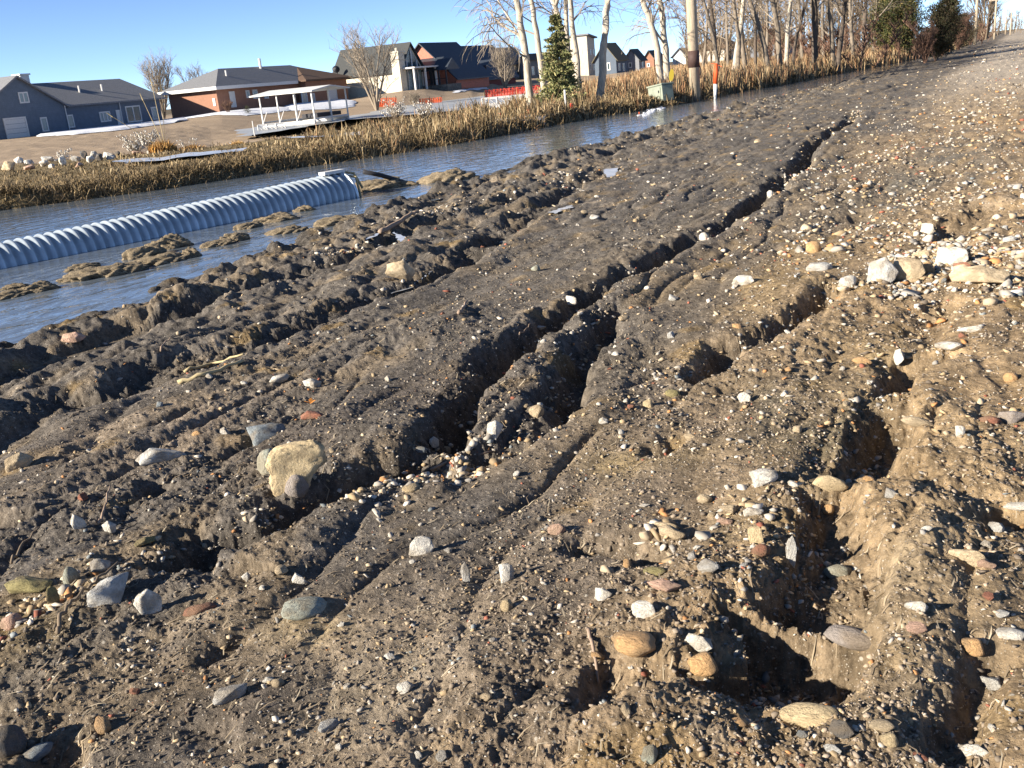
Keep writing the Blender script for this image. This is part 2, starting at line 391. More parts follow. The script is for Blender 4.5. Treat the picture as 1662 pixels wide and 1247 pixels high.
rockm('dark_stone', (.11, .11, .11)); rockm('pink_stone', (.58, .38, .28)); rockm('speckled_stone', (.33, .29, .26), nscale=90, namt=.6); rockm('olive_stone', (.30, .26, .12))
ns = M['soil'].node_tree; bs = ns.nodes['Principled BSDF']; lk = bs.inputs['Base Color'].links[0]; src = lk.from_socket
tcs = ns.nodes.new('ShaderNodeTexCoord')
for scl, thr, colr, amt in ((26, .09, (.46, .42, .35, 1), .8), (130, .16, (.42, .38, .31, 1), .75), (260, .22, (.30, .26, .20, 1), .6), (70, .12, (.50, .46, .40, 1), .8)):
    vo = ns.nodes.new('ShaderNodeTexVoronoi'); vo.inputs['Scale'].default_value = scl; ns.links.new(tcs.outputs['Object'], vo.inputs['Vector'])
    mr = ns.nodes.new('ShaderNodeMapRange'); mr.inputs[1].default_value = thr; mr.inputs[2].default_value = thr + .06; mr.inputs[3].default_value = amt; mr.inputs[4].default_value = 0; ns.links.new(vo.outputs['Distance'], mr.inputs[0])
    wn_ = ns.nodes.new('ShaderNodeTexWhiteNoise'); ns.links.new(vo.outputs['Position'], wn_.inputs['Vector'])
    gt = ns.nodes.new('ShaderNodeMath'); gt.operation = 'GREATER_THAN'; gt.inputs[1].default_value = .6; ns.links.new(wn_.outputs['Value'], gt.inputs[0])
    mu = ns.nodes.new('ShaderNodeMath'); mu.operation = 'MULTIPLY'; ns.links.new(mr.outputs[0], mu.inputs[0]); ns.links.new(gt.outputs[0], mu.inputs[1])
    mxx = ns.nodes.new('ShaderNodeMix'); mxx.data_type = 'RGBA'; mxx.inputs[7].default_value = colr; ns.links.new(mu.outputs[0], mxx.inputs[0]); ns.links.new(src, mxx.inputs[6]); src = mxx.outputs[2]
ns.links.new(src, bs.inputs['Base Color'])
# water ripples (stretched along the flow) and mud tint
n_ = M['water'].node_tree; b_ = n_.nodes['Principled BSDF']
tc_ = n_.nodes.new('ShaderNodeTexCoord'); mp_ = n_.nodes.new('ShaderNodeMapping'); mp_.inputs['Rotation'].default_value = (0, 0, R(14)); mp_.inputs['Scale'].default_value = (2.6, 1.1, 1)
n_.links.new(tc_.outputs['Object'], mp_.inputs[0])
def wn(scale, det, dist):
    t = n_.nodes.new('ShaderNodeTexNoise'); t.inputs['Scale'].default_value = scale; t.inputs['Detail'].default_value = det; t.inputs['Distortion'].default_value = dist
    n_.links.new(mp_.outputs[0], t.inputs['Vector']); return t.outputs['Fac']
b1 = n_.nodes.new('ShaderNodeBump'); b1.inputs['Distance'].default_value = .032; n_.links.new(wn(1.6, 4, .8), b1.inputs['Height'])
n_.links.new(b1.outputs[0], b_.inputs['Normal'])

# ---------------------------------------------------------------- house footprints (front faces +X, left end faces -Y)
class Foot:
    def __init__(s, px, py, d, pxL, pxR, z=None):
        p = at_dist(px, py, d); s.X0, s.Y0 = p.x, p.y; s.z = p.z if z is None else z
        v = ray(pxL, py); s.X1 = v.x / v.y * s.Y0            # left end reaches back to this x
        v = ray(pxR, py); s.Y1 = v.y / v.x * s.X0            # front runs away to this y
        HOUSE_PTS.append((s.X0, s.Y0, s.z)); HOUSE_PTS.append((s.X0, s.Y1, s.z))
    def front(s, px, py, off=0):
        v = ray(px, py); t = (s.X0 + off) / v.x; return v.y * t, CAM_Z + v.z * t
    def left(s, px, py, off=0):
        v = ray(px, py); t = (s.Y0 + off) / v.y; return v.x * t, CAM_Z + v.z * t
F_blue = Foot(112, 215, 105, -60, 276)
F_brick = Foot(357, 184, 115, 306, 556)
F_frame = Foot(653, 148, 130, 545, 690)
F_red = Foot(722, 147, 137, 680, 765)
F_dkred = Foot(776, 139, 152, 731, 796)
F_cream = Foot(809, 133, 180, 790, 848)
F_slate = Foot(860, 128, 185, 846, 905)
F_tower = Foot(956, 123, 185, 921, 968)
F_olive = Foot(1001, 119, 175, 966, 1018)
F_dark = Foot(1038, 118, 190, 1014, 1048)
F_low = Foot(1062, 112, 215, 1046, 1078)
F_white = Foot(1114, 106, 220, 1092, 1128)
F_hip = Foot(1176, 101, 170, 1130, 1200)
F_long = Foot(1262, 95, 150, 1216, 1290)

def gable(mb_wall, mb_roof, X0, X1, Y0, Y1, z0, he, hr, axis, over=.45, th=.18, z_sub=1.2):
    """X0 front (towards +X), X1 back; ridge along axis"""
    zb = z0 - z_sub; ze = z0 + he; zr = z0 + hr
    if axis == 'y':
        xm = (X0 + X1) / 2
        mb_wall.prism([(X0, Y0, zb), (X0, Y0, ze), (xm, Y0, zr), (X1, Y0, ze), (X1, Y0, zb)], (0, Y1 - Y0, 0))
        for xe, s in ((X0, 1), (X1, -1)):
            sl = (zr - ze) / abs(X0 - xm); xo = xe + s * over; zo = ze - sl * over
            mb_roof.prism([(xm, Y0 - over, zr + .02), (xo, Y0 - over, zo + .02), (xo, Y0 - over, zo + th), (xm, Y0 - over, zr + th)], (0, Y1 - Y0 + 2 * over, 0))
    else:
        ym = (Y0 + Y1) / 2
        mb_wall.prism([(X0, Y0, zb), (X0, Y0, ze), (X0, ym, zr), (X0, Y1, ze), (X0, Y1, zb)], (X1 - X0, 0, 0))
        for ye, s in ((Y0, -1), (Y1, 1)):
            sl = (zr - ze) / abs(Y0 - ym); yo = ye + s * over; zo = ze - sl * over
            mb_roof.prism([(X0 + over, ym, zr + .02), (X0 + over, yo, zo + .02), (X0 + over, yo, zo + th), (X0 + over, ym, zr + th)], (X1 - X0 - 2 * over, 0, 0))
def hip(mb_wall, mb_roof, X0, X1, Y0, Y1, z0, he, hr, over=.6, inset=None, z_sub=1.2):
    zb = z0 - z_sub; ze = z0 + he; zr = z0 + hr
    mb_wall.box((X1, Y0, zb), (X0, Y1, ze))
    a, b, c, d = X1 - over, X0 + over, Y0 - over, Y1 + over; xm = (a + b) / 2; ins = inset or (b - a) / 2
    mb_wall  # roof body
    k = len(mb_roof.v); e = ze + .01
    mb_roof.v += [(a, c, e), (b, c, e), (b, d, e), (a, d, e), (a, c, e + .2), (b, c, e + .2), (b, d, e + .2), (a, d, e + .2), (xm, c + ins, zr), (xm, d - ins, zr)]
    mb_roof.f += [tuple(k + i for i in q) for q in ((0,3,2,1), (0,1,5,4), (1,2,6,5), (2,3,7,6), (3,0,4,7), (4,5,8), (5,6,9,8), (6,7,9), (7,4,8,9))]
def rect_front(F, px0, py0, px1, py1, name, parent, mglass, mframe, off=0, fr=.12, child='pane', mull=0):
    ya, zt = F.front(px0, py0, off); yb, zb = F.front(px1, py1, off); x = F.X0 + off
    f = MB(); f.box((x - .05, ya, zb), (x + .06, yb, zb + fr)).box((x - .05, ya, zt - fr), (x + .06, yb, zt)).box((x - .05, ya, zb + fr), (x + .06, ya + fr, zt - fr)).box((x - .05, yb - fr, zb + fr), (x + .06, yb, zt - fr))
    for i in range(mull):
        ym = ya + (yb - ya) * (i + 1) / (mull + 1); f.box((x - .04, ym - fr / 2, zb + fr), (x + .055, ym + fr / 2, zt - fr))
    o = f.build(name, mframe, parent); MB().box((x - .03, ya + fr, zb + fr), (x + .02, yb - fr, zt - fr)).build(child, mglass, o); return o
def rect_left(F, px0, py0, px1, py1, name, parent, mglass, mframe, off=0, fr=.12, child='pane'):
    xa, zt = F.left(px0, py0, off); xb, zb = F.left(px1, py1, off); y = F.Y0 + off
    f = MB(); f.box((xa, y - .06, zb), (xb, y + .05, zb + fr)).box((xa, y - .06, zt - fr), (xb, y + .05, zt)).box((xa, y - .06, zb + fr), (xa + fr, y + .05, zt - fr)).box((xb - fr, y - .06, zb + fr), (xb, y + .05, zt - fr))
    o = f.build(name, mframe, parent); MB().box((xa + fr, y - .02, zb + fr), (xb - fr, y + .03, zt - fr)).build(child, mglass, o); return o

# ---------------------------------------------------------------- ground sheet
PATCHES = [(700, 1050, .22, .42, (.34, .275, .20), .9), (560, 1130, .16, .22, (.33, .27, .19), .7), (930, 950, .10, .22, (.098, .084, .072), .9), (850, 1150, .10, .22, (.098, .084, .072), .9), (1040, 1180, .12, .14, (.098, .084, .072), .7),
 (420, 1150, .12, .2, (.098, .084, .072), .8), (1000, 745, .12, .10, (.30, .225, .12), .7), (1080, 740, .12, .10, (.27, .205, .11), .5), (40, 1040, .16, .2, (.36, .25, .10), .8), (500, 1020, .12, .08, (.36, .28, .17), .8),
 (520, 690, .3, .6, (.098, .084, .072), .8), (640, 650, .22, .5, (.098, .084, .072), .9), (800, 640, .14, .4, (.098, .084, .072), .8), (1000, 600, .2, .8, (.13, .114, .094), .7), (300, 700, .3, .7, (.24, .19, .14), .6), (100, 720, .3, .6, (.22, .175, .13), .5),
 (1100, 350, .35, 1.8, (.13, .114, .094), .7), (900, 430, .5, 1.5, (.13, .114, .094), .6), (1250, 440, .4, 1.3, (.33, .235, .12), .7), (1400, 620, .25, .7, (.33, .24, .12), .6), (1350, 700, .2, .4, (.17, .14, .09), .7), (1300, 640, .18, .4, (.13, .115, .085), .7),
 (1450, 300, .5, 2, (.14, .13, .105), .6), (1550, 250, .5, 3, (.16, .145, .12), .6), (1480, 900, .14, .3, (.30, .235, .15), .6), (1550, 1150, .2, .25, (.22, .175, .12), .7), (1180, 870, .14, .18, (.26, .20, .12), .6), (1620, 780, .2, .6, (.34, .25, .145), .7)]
def build_ground():
    hd = -math.degrees(HEAD)
    fine = np.linspace(hd - 38, hd + 36, 1120)
    coarse = np.concatenate([np.arange(fine[-1] + .22, fine[-1] + 42, .22), np.arange(fine[-1] + 43, fine[0] + 360 - .7, 1.5)])
    az = np.radians(np.concatenate([fine, coarse]))
    rs = [.25]
    while rs[-1] < 5200:
        r = rs[-1]
        if r < 1.2: dr = .02
        elif r < 60: dr = .0022 * r ** 1.32
        elif r < 190: dr = .8
        else: dr = .02 * r * (r / 190) ** .7
        rs.append(r + dr)
    rs = np.array(rs); A, Rr = np.meshgrid(az, rs)
    x = (np.sin(A) * Rr).ravel(); y = (np.cos(A) * Rr).ravel()
    print('ground verts', len(x), 'rows', len(rs))
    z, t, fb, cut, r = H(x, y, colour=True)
    # colour of the material itself, with rut shade painted in
    n1 = fbm(x * .9, y * .35, 3, 81); n2 = fbm(x * 3.1, y * 1.2, 3, 84); n3 = noise(x * 22, y * 15, 88); n4 = fbm(x * .25, y * .25, 2, 90)
    dark = np.array([.128, .113, .096]); tanc = np.array([.30, .215, .125]); brown = np.array([.21, .163, .108]); pale = np.array([.33, .27, .20]); och = np.array([.30, .20, .08])
    mtan = np.clip(sst(-1.7, -.35, x + .55 * n1 + .25 * n2 - .1 * np.clip(4 - y, -8, 2) * .5), 0, 1)
    c = dark[None] * (1 - mtan[:, None]) + tanc[None] * mtan[:, None]
    k = (sst(.05, .55, n2 + .5 * n1) * .75)[:, None] * (1 - .3 * mtan[:, None]); c = c * (1 - k) + brown * k
    k = (sst(.35, .75, fbm(x * 2.2, y * 1.6, 2, 95)) * sst(.0, .4, noise(x * 9, y * 7, 96)) * .7)[:, None]; c = c * (1 - k) + pale * k
    k = (sst(.45, .8, fbm(x * 3.5, y * 2.6, 2, 97)) * .6)[:, None]; c = c * (1 - k) + och * k
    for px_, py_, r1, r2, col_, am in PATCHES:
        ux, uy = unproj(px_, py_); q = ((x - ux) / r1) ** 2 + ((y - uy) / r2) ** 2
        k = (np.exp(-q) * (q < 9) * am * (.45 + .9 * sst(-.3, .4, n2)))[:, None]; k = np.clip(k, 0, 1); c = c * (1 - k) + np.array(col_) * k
    k = (.55 * sst(.02, .10, cut) * (1 - .35 * sst(-1.0, -.3, x)))[:, None]; c = c * (1 - k) + np.array([.075, .064, .052]) * k          # painted shade: rut cuts darkened so their shadows read deeper
    c = c * (1 + .30 * n3 * (r < 25) + .28 * noise(x * 8, y * 2.6, 92) * (r < 40) + .22 * noise(x * 55, y * 42, 89) * (r < 10))[:, None]
    # wet rim at the water, road gravel far away, beach, field
    k = (sst(.86, .97, t))[:, None]; c = c * (1 - k * .45)
    k = (sst(12, 35, r) * sst(-2.5, -.8, x + .4 * n1) * (x < 6))[:, None]; c = c * (1 - k) + np.array([.38, .325, .255]) * (1 + .2 * n3[:, None]) * k
    far = (fb > .1)
    fieldc = np.array([.19, .145, .075]) * (1 + .3 * n2)[:, None]
    d = r; azd = np.degrees(np.arctan2(x, y))
    beach = np.array([.34, .26, .18]) * (1 + .15 * fbm(x * .08, y * .4, 3, 99))[:, None]
    k = (sst(34.5, 38, d + .8 * n1) * (azd < -36) + sst(40, 46, d) * ((azd >= -36) & (azd < -14)))[:, None]; fieldc = fieldc * (1 - k) + beach * k
    k = (sst(150, 300, d))[:, None]; fieldc = fieldc * (1 - k) + np.array([.12, .095, .06]) * k
    c = np.where(far[:, None], fieldc, c)
    mud = (z < WATER_Z + .04) & (fb > -1.2) & (fb < 3); c[mud] = np.array([.06, .048, .03])
    c = np.clip(c, .015, .7)
    nr, na = len(rs), len(az); i = np.arange(nr - 1)[:, None]; j = np.arange(na)[None]
    j2 = (j + 1) % na
    q = np.stack([i * na + j, i * na + j2, (i + 1) * na + j2, (i + 1) * na + j], -1).reshape(-1, 4)[:, ::-1]
    V = np.stack([x, y, z], 1)
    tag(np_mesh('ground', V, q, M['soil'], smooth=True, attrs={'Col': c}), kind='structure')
build_ground()

def Hs(x, y):
    return float(H(np.array([float(x)]), np.array([float(y)]))[0])
def on_ground(px, py):
    """march the pixel's ray to the real ground"""
    v = ray(px, py); v = v / math.hypot(v.x, v.y)
    s0 = .8 if py > 300 else 4
    ts = np.exp(np.linspace(math.log(s0), math.log(400), 3200)); z = CAM_Z + v.z * ts
    g = H(v.x * ts, v.y * ts); m = np.nonzero(z < g)[0]
    t = ts[m[0]] if len(m) else 60.
    return v.x * t, v.y * t, float(g[m[0]]) if len(m) else 0., t

# ---------------------------------------------------------------- water in the ditch, ice, snow
def strip(name, ys, xl, xr, z, m, cols=3, kind='structure', thick=0):
    V = []; Q = []
    for a, y_ in enumerate(ys):
        for b in range(cols): V.append((xl[a] + (xr[a] - xl[a]) * b / (cols - 1), y_, z))
    for a in range(len(ys) - 1):
        for b in range(cols - 1): k = a * cols + b; Q.append((k, k + 1, k + cols + 1, k + cols))
    return tag(np_mesh(name, V, Q, m, smooth=True), kind=kind)
ys = np.linspace(-25, 110, 271)
strip('water', ys, np.interp(ys, FE_Y, FE_X) - 1.3, np.interp(ys, NE_Y, NE_X) + .9, WATER_Z, M['water'])

def patch(name, loop, m, th, lift=.02, jit=.25, seed=0, z=None, kind='structure'):
    """a low sheet with an uneven edge lying on the ground; loop = world xy points"""
    rr = random.Random(seed); P = []
    n = len(loop)
    for i in range(n):
        a = Vector(loop[i]); b = Vector(loop[(i + 1) % n]); L = (b - a).length; k = max(2, min(30, int(L / (jit * 2.5))))
        for j in range(k):
            q = a.lerp(b, j / k); P.append((q.x + rr.uniform(-jit, jit), q.y + rr.uniform(-jit, jit)))
    bm = bmesh.new()
    vs = [bm.verts.new((x, y, 0)) for x, y in P]; f = bm.faces.new(vs)
    bmesh.ops.triangulate(bm, faces=[f])
    if z is None:
        for _ in range(3): bmesh.ops.subdivide_edges(bm, edges=[e for e in bm.edges if e.calc_length() > jit * 4], cuts=1)
        bmesh.ops.triangulate(bm, faces=bm.faces[:])
    co = np.array([v.co[:] for v in bm.verts])
    zz = H(co[:, 0], co[:, 1]) + lift if z is None else np.full(len(co), z)
    bd = [v.is_boundary for v in bm.verts]
    for v, q, b_ in zip(bm.verts, zz, bd): v.co.z = q - (0 if b_ else -th)
    me = bpy.data.meshes.new(name); bm.to_mesh(me); bm.free(); me.materials.append(m)
    me.polygons.foreach_set('use_smooth', np.ones(len(me.polygons), bool))
    o = bpy.data.objects.new(name, me); COL.objects.link(o); return tag(o, kind=kind)
def loop_g(pts): return [tuple(on_ground(a, b)[:2]) for a, b in pts]
def loop_px(pts, z): return [tuple(at_z(a, b, z)[:2]) for a, b in pts]
patch('frozen_lake', loop_px([(395,222),(560,195),(720,182),(1180,140),(1180,118),(960,128),(760,152),(560,190),(440,203),(380,212)], LAKE_Z), M['ice'], 0, jit=.6, z=LAKE_Z)
patch('snow', loop_g([(60,223),(120,219),(200,212),(262,203),(300,197),(300,191),(230,201),(110,214),(66,221)]), M['snow'], .16, jit=.35, lift=.05, seed=1)
patch('snow', loop_g([(285,196),(400,189),(470,180),(470,176),(380,181),(300,190)]), M['snow'], .12, jit=.35, lift=.05, seed=2)
patch('snow', loop_g([(470,181),(575,174),(575,166),(520,163),(440,172)]), M['snow'], .16, jit=.35, lift=.05, seed=3)
None and patch('snow', loop_g([(630,169),(712,164),(712,161),(630,165)]), M['snow'], .1, jit=.3, lift=.05, seed=4)
patch('snow', loop_g([(735,152),(790,145),(790,142),(735,149)]), M['snow'], .1, jit=.3, lift=.05, seed=5)
for i_, q_ in enumerate([[(630,476),(660,468),(705,448),(700,453),(664,470),(640,480)], [(890,346),(925,336),(932,338),(900,350)], [(980,282),(1002,276),(1000,284),(985,290)], [(590,385),(618,383),(610,390),(595,392)], [(640,392),(662,386),(655,396)]]):
    g_ = [on_ground(a, b)[:3] for a, b in q_]
    patch('ice', [(a, b) for a, b, c in g_], M['pice'], 0, jit=.02, seed=20 + i_, z=sum(c for a, b, c in g_) / len(g_) + .012)
for q_ in ([(185,267),(240,262),(330,252),(400,245),(400,251),(300,261),(220,268)], [(460,228),(560,222),(640,214),(640,217),(560,227)], [(800,200),(850,193),(905,190),(905,196),(820,205)]):
    lp = loop_g(q_); patch('ice', lp, M['pice'], .0, lift=.09, jit=.15, seed=int(q_[0][0]))

# ---------------------------------------------------------------- houses
def house(F, name, label, cat='house', group=None):
    e = empty(name, (0, 0, 0)); tag(e, label, cat, group); return e
def finish(e):
    """put the empty at the thing's base"""
    ch = list(e.children)
    if not ch: return
    mn = [min((o.matrix_local @ Vector(v.co))[k] for o in ch for v in o.data.vertices) for k in range(3)]
    mx = [max((o.matrix_local @ Vector(v.co))[k] for o in ch for v in o.data.vertices) for k in range(3)]
    c = Vector(((mn[0] + mx[0]) / 2, (mn[1] + mx[1]) / 2, mn[2])); e.location = c
    for o in ch: o.location = Vector(o.location) - c
# blue house with attached garage
F = F_blue; e = house(F, 'blue_house', 'slate blue one-storey house with attached garage and white garage door')
zg = F.z; ycut = F.front(112, 215)[0]; wing_l = F.front(-25, 235)[0]; wing_r = ycut
wm, rm = MB(), MB(); gable(wm, rm, F.X0, F.X0 - 14, wing_l, wing_r, zg, 2.5, 5.2, 'x', .4)
w_ = wm.build('garage_wing', M['blue'], e); rm.build('garage_roof', M['roofg'], e)
wm, rm = MB(), MB(); gable(wm, rm, F.X0 - .7, F.X0 - 12, wing_r + .02, F.Y1, zg, 2.5, 4.7, 'y', .5)
w_ = wm.build('wall', M['blue'], e); r_ = rm.build('roof', M['roofg'], e)
d_ = MB(); ya, zt = F.front(7, 195, .03); yb, zb = F.front(47, 225, .03)
fr = MB(); fr.box((F.X0, ya - .15, zg), (F.X0 + .08, ya, zt + .15)).box((F.X0, yb, zg), (F.X0 + .08, yb + .15, zt + .15)).box((F.X0, ya, zt), (F.X0 + .08, yb, zt + .15))
gd = fr.build('garage_door', M['white'], e)
dd = MB()
for i in range(4): dd.box((F.X0 - .02, ya, zg + (zt - zg) * i / 4 + .012), (F.X0 + .04, yb, zg + (zt - zg) * (i + 1) / 4 - .012))
dd.build('door_panel', M['white'], gd)
rect_front(F, 28, 150, 48, 167, 'window', e, M['ltglass'], M['white'], 0, mull=1)
rect_front(F, 64, 191, 80, 213, 'window', e, M['ltglass'], M['white'], 0)
rect_front(F, 107, 187, 122, 207, 'window', e, M['ltglass'], M['white'], -.7)
rect_front(F, 160, 182, 181, 197, 'window', e, M['ltglass'], M['white'], -.7, mull=2)
o_ = rect_front(F, 187, 179, 200, 205, 'door', e, M['white'], M['white'], -.7, child='door_panel')
rect_front(F, 202, 173, 231, 197, 'window', e, M['glass'], M['white'], -.7, mull=1)
rect_front(F, 244, 174, 258, 194, 'window', e, M['ltglass'], M['white'], -.7)
for px in (103, 200):
    y_, z_ = F.front(px, 200, -.6); MB().tube([(F.X0 - (.6 if px > 110 else -.06), y_, zg), (F.X0 - (.6 if px > 110 else -.06), y_, zg + 2.5)], .05, 6).build('downspout', M['white'], e)
c0 = F.X0 - 7; MB().box((c0 - .5, wing_r + 1.2, zg + 3.6), (c0 + .5, wing_r + 2.2, zg + 5.7)).box((c0 - .62, wing_r + 1.08, zg + 5.7), (c0 + .62, wing_r + 2.32, zg + 5.85)).build('chimney', M['white'], r_)
for yy in (wing_r + 5, F.Y1 - 5): MB().tube([(F.X0 - 3.2, yy, zg + 3.3), (F.X0 - 3.2, yy, zg + 4.3)], .1, 6).build('vent_pipe', M['white'], r_)
finish(e)
# brick ranch
F = F_brick; e = house(F, 'brick_house', 'brown brick ranch house with hipped grey roof and white eaves'); zg = F.z
wm, rm = MB(), MB(); hip(wm, rm, F.X0, F.X1 - 2.5, F.Y0, F.Y1, zg, 2.6, 4.8, .7, inset=5.5)
w_ = wm.build('wall', M['brick'], e); r_ = rm.build('roof', M['roofg'], e)
ym = F.front(487, 165)[0]; wm, rm = MB(), MB(); hip(wm, rm, F.X0 + 1.2, F.X0 - 7, ym, F.Y1 + .1, zg, 2.6, 4.5, .6)
wm.build('porch_wing', M['brick'], e); rm.build('wing_roof', M['roofb'], e)
ax, ay, bx, by = F.X1 - 3.3, F.Y0 - .78, F.X0 + .78, F.Y1 + .78
MB().box((ax, ay, zg + 2.45), (bx, ay + .1, zg + 2.80)).box((bx - .1, ay + .1, zg + 2.45), (bx, ym - .8, zg + 2.80)).build('fascia', M['white'], e)
rect_front(F, 371, 149, 384, 174, 'door', e, M['white'], M['white'], 0, child='door_panel')
for a, b, c, d in ((398, 147, 406, 159), (409, 146, 419, 160), (428, 153, 436, 160)): rect_front(F, a, b, c, d, 'window', e, M['ltglass'], M['white'])
for a, b, c, d in ((488, 148, 500, 168), (503, 152, 512, 166)): rect_front(F, a, b, c, d, 'window', e, M['ltglass'], M['white'], 1.2)
rect_front(F, 530, 139, 548, 162, 'garage_door', e, M['white'], M['white'], 1.2, child='door_panel')
rect_left(F, 345, 160, 351, 172, 'window', e, M['glass'], M['white'])
yv = F.front(462, 150)[0]; xm_ = (F.X0 + F.X1 - 2.5) / 2
MB().tube([(xm_ + .5, yv, zg + 4.2), (xm_ + .5, yv, zg + 5.7)], .16, 8).build('flue', M['white'], r_)
yv = F.front(390, 150)[0]; MB().tube([(F.X0 - 1.6, yv, zg + 3.6), (F.X0 - 1.6, yv, zg + 4.5)], .1, 6).build('vent_pipe', M['white'], r_)
finish(e)
# cream house with the big dark roof
F = F_frame; e = house(F, 'cream_house', 'cream house under a tall dark roof with a broad white chimney'); zg = F.z
Xb = F.X0 - 16; W_ = min(max(F.Y1 - F.Y0, 5.5), 7.)
Y1 = F.Y0 + W_
wm, rm = MB(), MB(); gable(wm, rm, F.X0, F.X1, F.Y0, Y1, zg, 2.6, 5.7, 'x', .35)
wm.build('wall', M['cream'], e); r_ = rm.build('roof', M['roofd'], e)
xa, zt = F.left(633, 87, -.8); xb, zb = F.left(653, 148, -.8)
MB().box((xa, F.Y0 - .8, zg - .5), (xb, F.Y0 + .6, zt)).box((xa - .1, F.Y0 - .9, zt), (xb + .1, F.Y0 + .7, zt + .2)).tube([((xa + xb) / 2, F.Y0 - .2, zt + .2), ((xa + xb) / 2, F.Y0 - .2, zt + .6)], .15).build('chimney', M['cream'], e)
# glazed gable front
ymid = (F.Y0 + Y1) / 2
MB().prism([(F.X0 + .03, F.Y0 + .5, zg + 2.7), (F.X0 + .03, ymid, zg + 5.2), (F.X0 + .03, Y1 - .5, zg + 2.7)], (.05, 0, 0)).build('gable_glazing', M['glass'], e)
fm = MB()
for yy in (F.Y0 + .4, F.Y0 + W_ * .28, ymid, F.Y0 + W_ * .72, Y1 - .4):
    fm.box((F.X0 + .09, yy - .09, zg), (F.X0 + .2, yy + .09, zg + (2.7 if abs(yy - ymid) > 2.5 else 4.9 - abs(yy - ymid))))
fm.box((F.X0 + .2, F.Y0, zg + 2.5), (F.X0 + .28, Y1, zg + 2.75)); fm.build('mullions', M['white'], e)
MB().box((F.X0 + .02, F.Y0 + .6, zg + .1), (F.X0 + .07, Y1 - .6, zg + 2.45)).build('patio_door', M['ltglass'], e)
pr = MB()
for yy in (F.Y0 + .1, ymid, Y1 - .1): pr.box((F.X0 + 1.9, yy - .12, zg - .4), (F.X0 + 2.1, yy + .12, zg + 2.6))
pr.box((F.X0 + .3, F.Y0 - .2, zg + 2.6), (F.X0 + 2.3, Y1 + .2, zg + 2.78)); pr.build('pergola', M['white'], e)
xd, zd = F.left(551, 122, -.3)
MB().tube([(xd, F.Y0 - .7, zg + 2.7), (xd, F.Y0 - .7, zg + 3.4)], .05).tube([(xd - .1, F.Y0 - .75, zg + 3.45), (xd + .1, F.Y0 - 1.0, zg + 3.6)], [.5, .08], 12).build('satellite_dish', M['dark'], e)
finish(e)
# red houses
F = F_red; e = house(F, 'red_house', 'bright red-brown house with steep dark roofs and a covered porch'); zg = F.z
Xa = F.left(742, 147)[0]; Xb = F.left(641, 147)[0] + 1.5; Ye = F.Y0 + 9.5
zr = F.left(690, 71)[1] - zg
wm, rm = MB(), MB(); gable(wm, rm, Xa, Xb - 1.5, F.Y0, Ye, zg, zr - 4.6, zr, 'y', .5)
wm.build('wall', M['red'], e); rm.build('roof', M['roofn'], e)
bx_ = F.left(752, 147)[0]
P0, P1 = F.Y0 - 3.8, F.Y0 - .05; pa, pb = F.left(690, 147)[0], F.left(748, 147)[0]
pz0 = zg + 2.6; pz1 = zg + 4.1; pm = pb - 2
prf = MB(); prf.prism([(pa, P0, pz0), (pa, P1, pz1), (pa, P1, pz1 + .2), (pa, P0, pz0 + .2)], (pm - pa, 0, 0)).prism([(pm + .02, P0, pz0), (pm + .02, P1, pz0), (pm + .02, (P0 + P1) / 2, pz1 - .1)], (2.2, 0, 0))
prf.build('porch_roof', M['roofn'], e)
pp = MB()
for xx in np.linspace(pa + .2, pb, 6): pp.box((xx - .09, P0 + .2, zg + .8), (xx + .09, P0 + .38, pz0))
for xx in np.linspace(pa + .2, pb, 6)[:-1]: pp.box((xx + .09, P0 + .25, zg + 1.5), (xx + 1.1, P0 + .3, zg + 1.58))
pp.build('porch_posts', M['dark'], e)
MB().box((pa, P0, zg - 1.4), (pb + .2, P1, zg + .8)).build('porch_base', M['stone'], e)
sw = MB(); sw.box((F.left(700, 147)[0], F.Y0 - .08, zg + .85), (F.left(712, 147)[0], F.Y0, zg + 3.0)).build('porch_door', M['glass'], e)
finish(e)
F = F_dkred; e = house(F, 'dark_red_house', 'dark red house with a long sloping dark roof beside the bright red one'); zg = F.z
zr = F.left(735, 77)[1] - zg; wm, rm = MB(), MB(); gable(wm, rm, F.X0, F.X1 - 3, F.Y0, F.Y0 + 13, zg, zr - 4.6, zr, 'y', .5)
wm.build('wall', M['dkred'], e); rm.build('roof', M['roofn'], e)
xq0, xq1 = F.X0 - 1, F.X0 + 3.2
prf = MB(); prf.prism([(xq0, F.Y0 - 3, zg + 2.5), (xq0, F.Y0 - .1, zg + 3.3), (xq0, F.Y0 - .1, zg + 3.5), (xq0, F.Y0 - 3, zg + 2.7)], (xq1 - xq0, 0, 0)); prf.build('porch_roof', M['roofn'], e)
for xx in (xq0 + .2, (xq0 + xq1) / 2, xq1 - .2): MB().box((xx - .1, F.Y0 - 2.9, zg - .2), (xx + .1, F.Y0 - 2.7, zg + 2.5)).build('porch_post', M['dark'], e)
rect_left(F, 752, 124, 764, 136, 'window', e, M['glass'], M['tan']); finish(e)
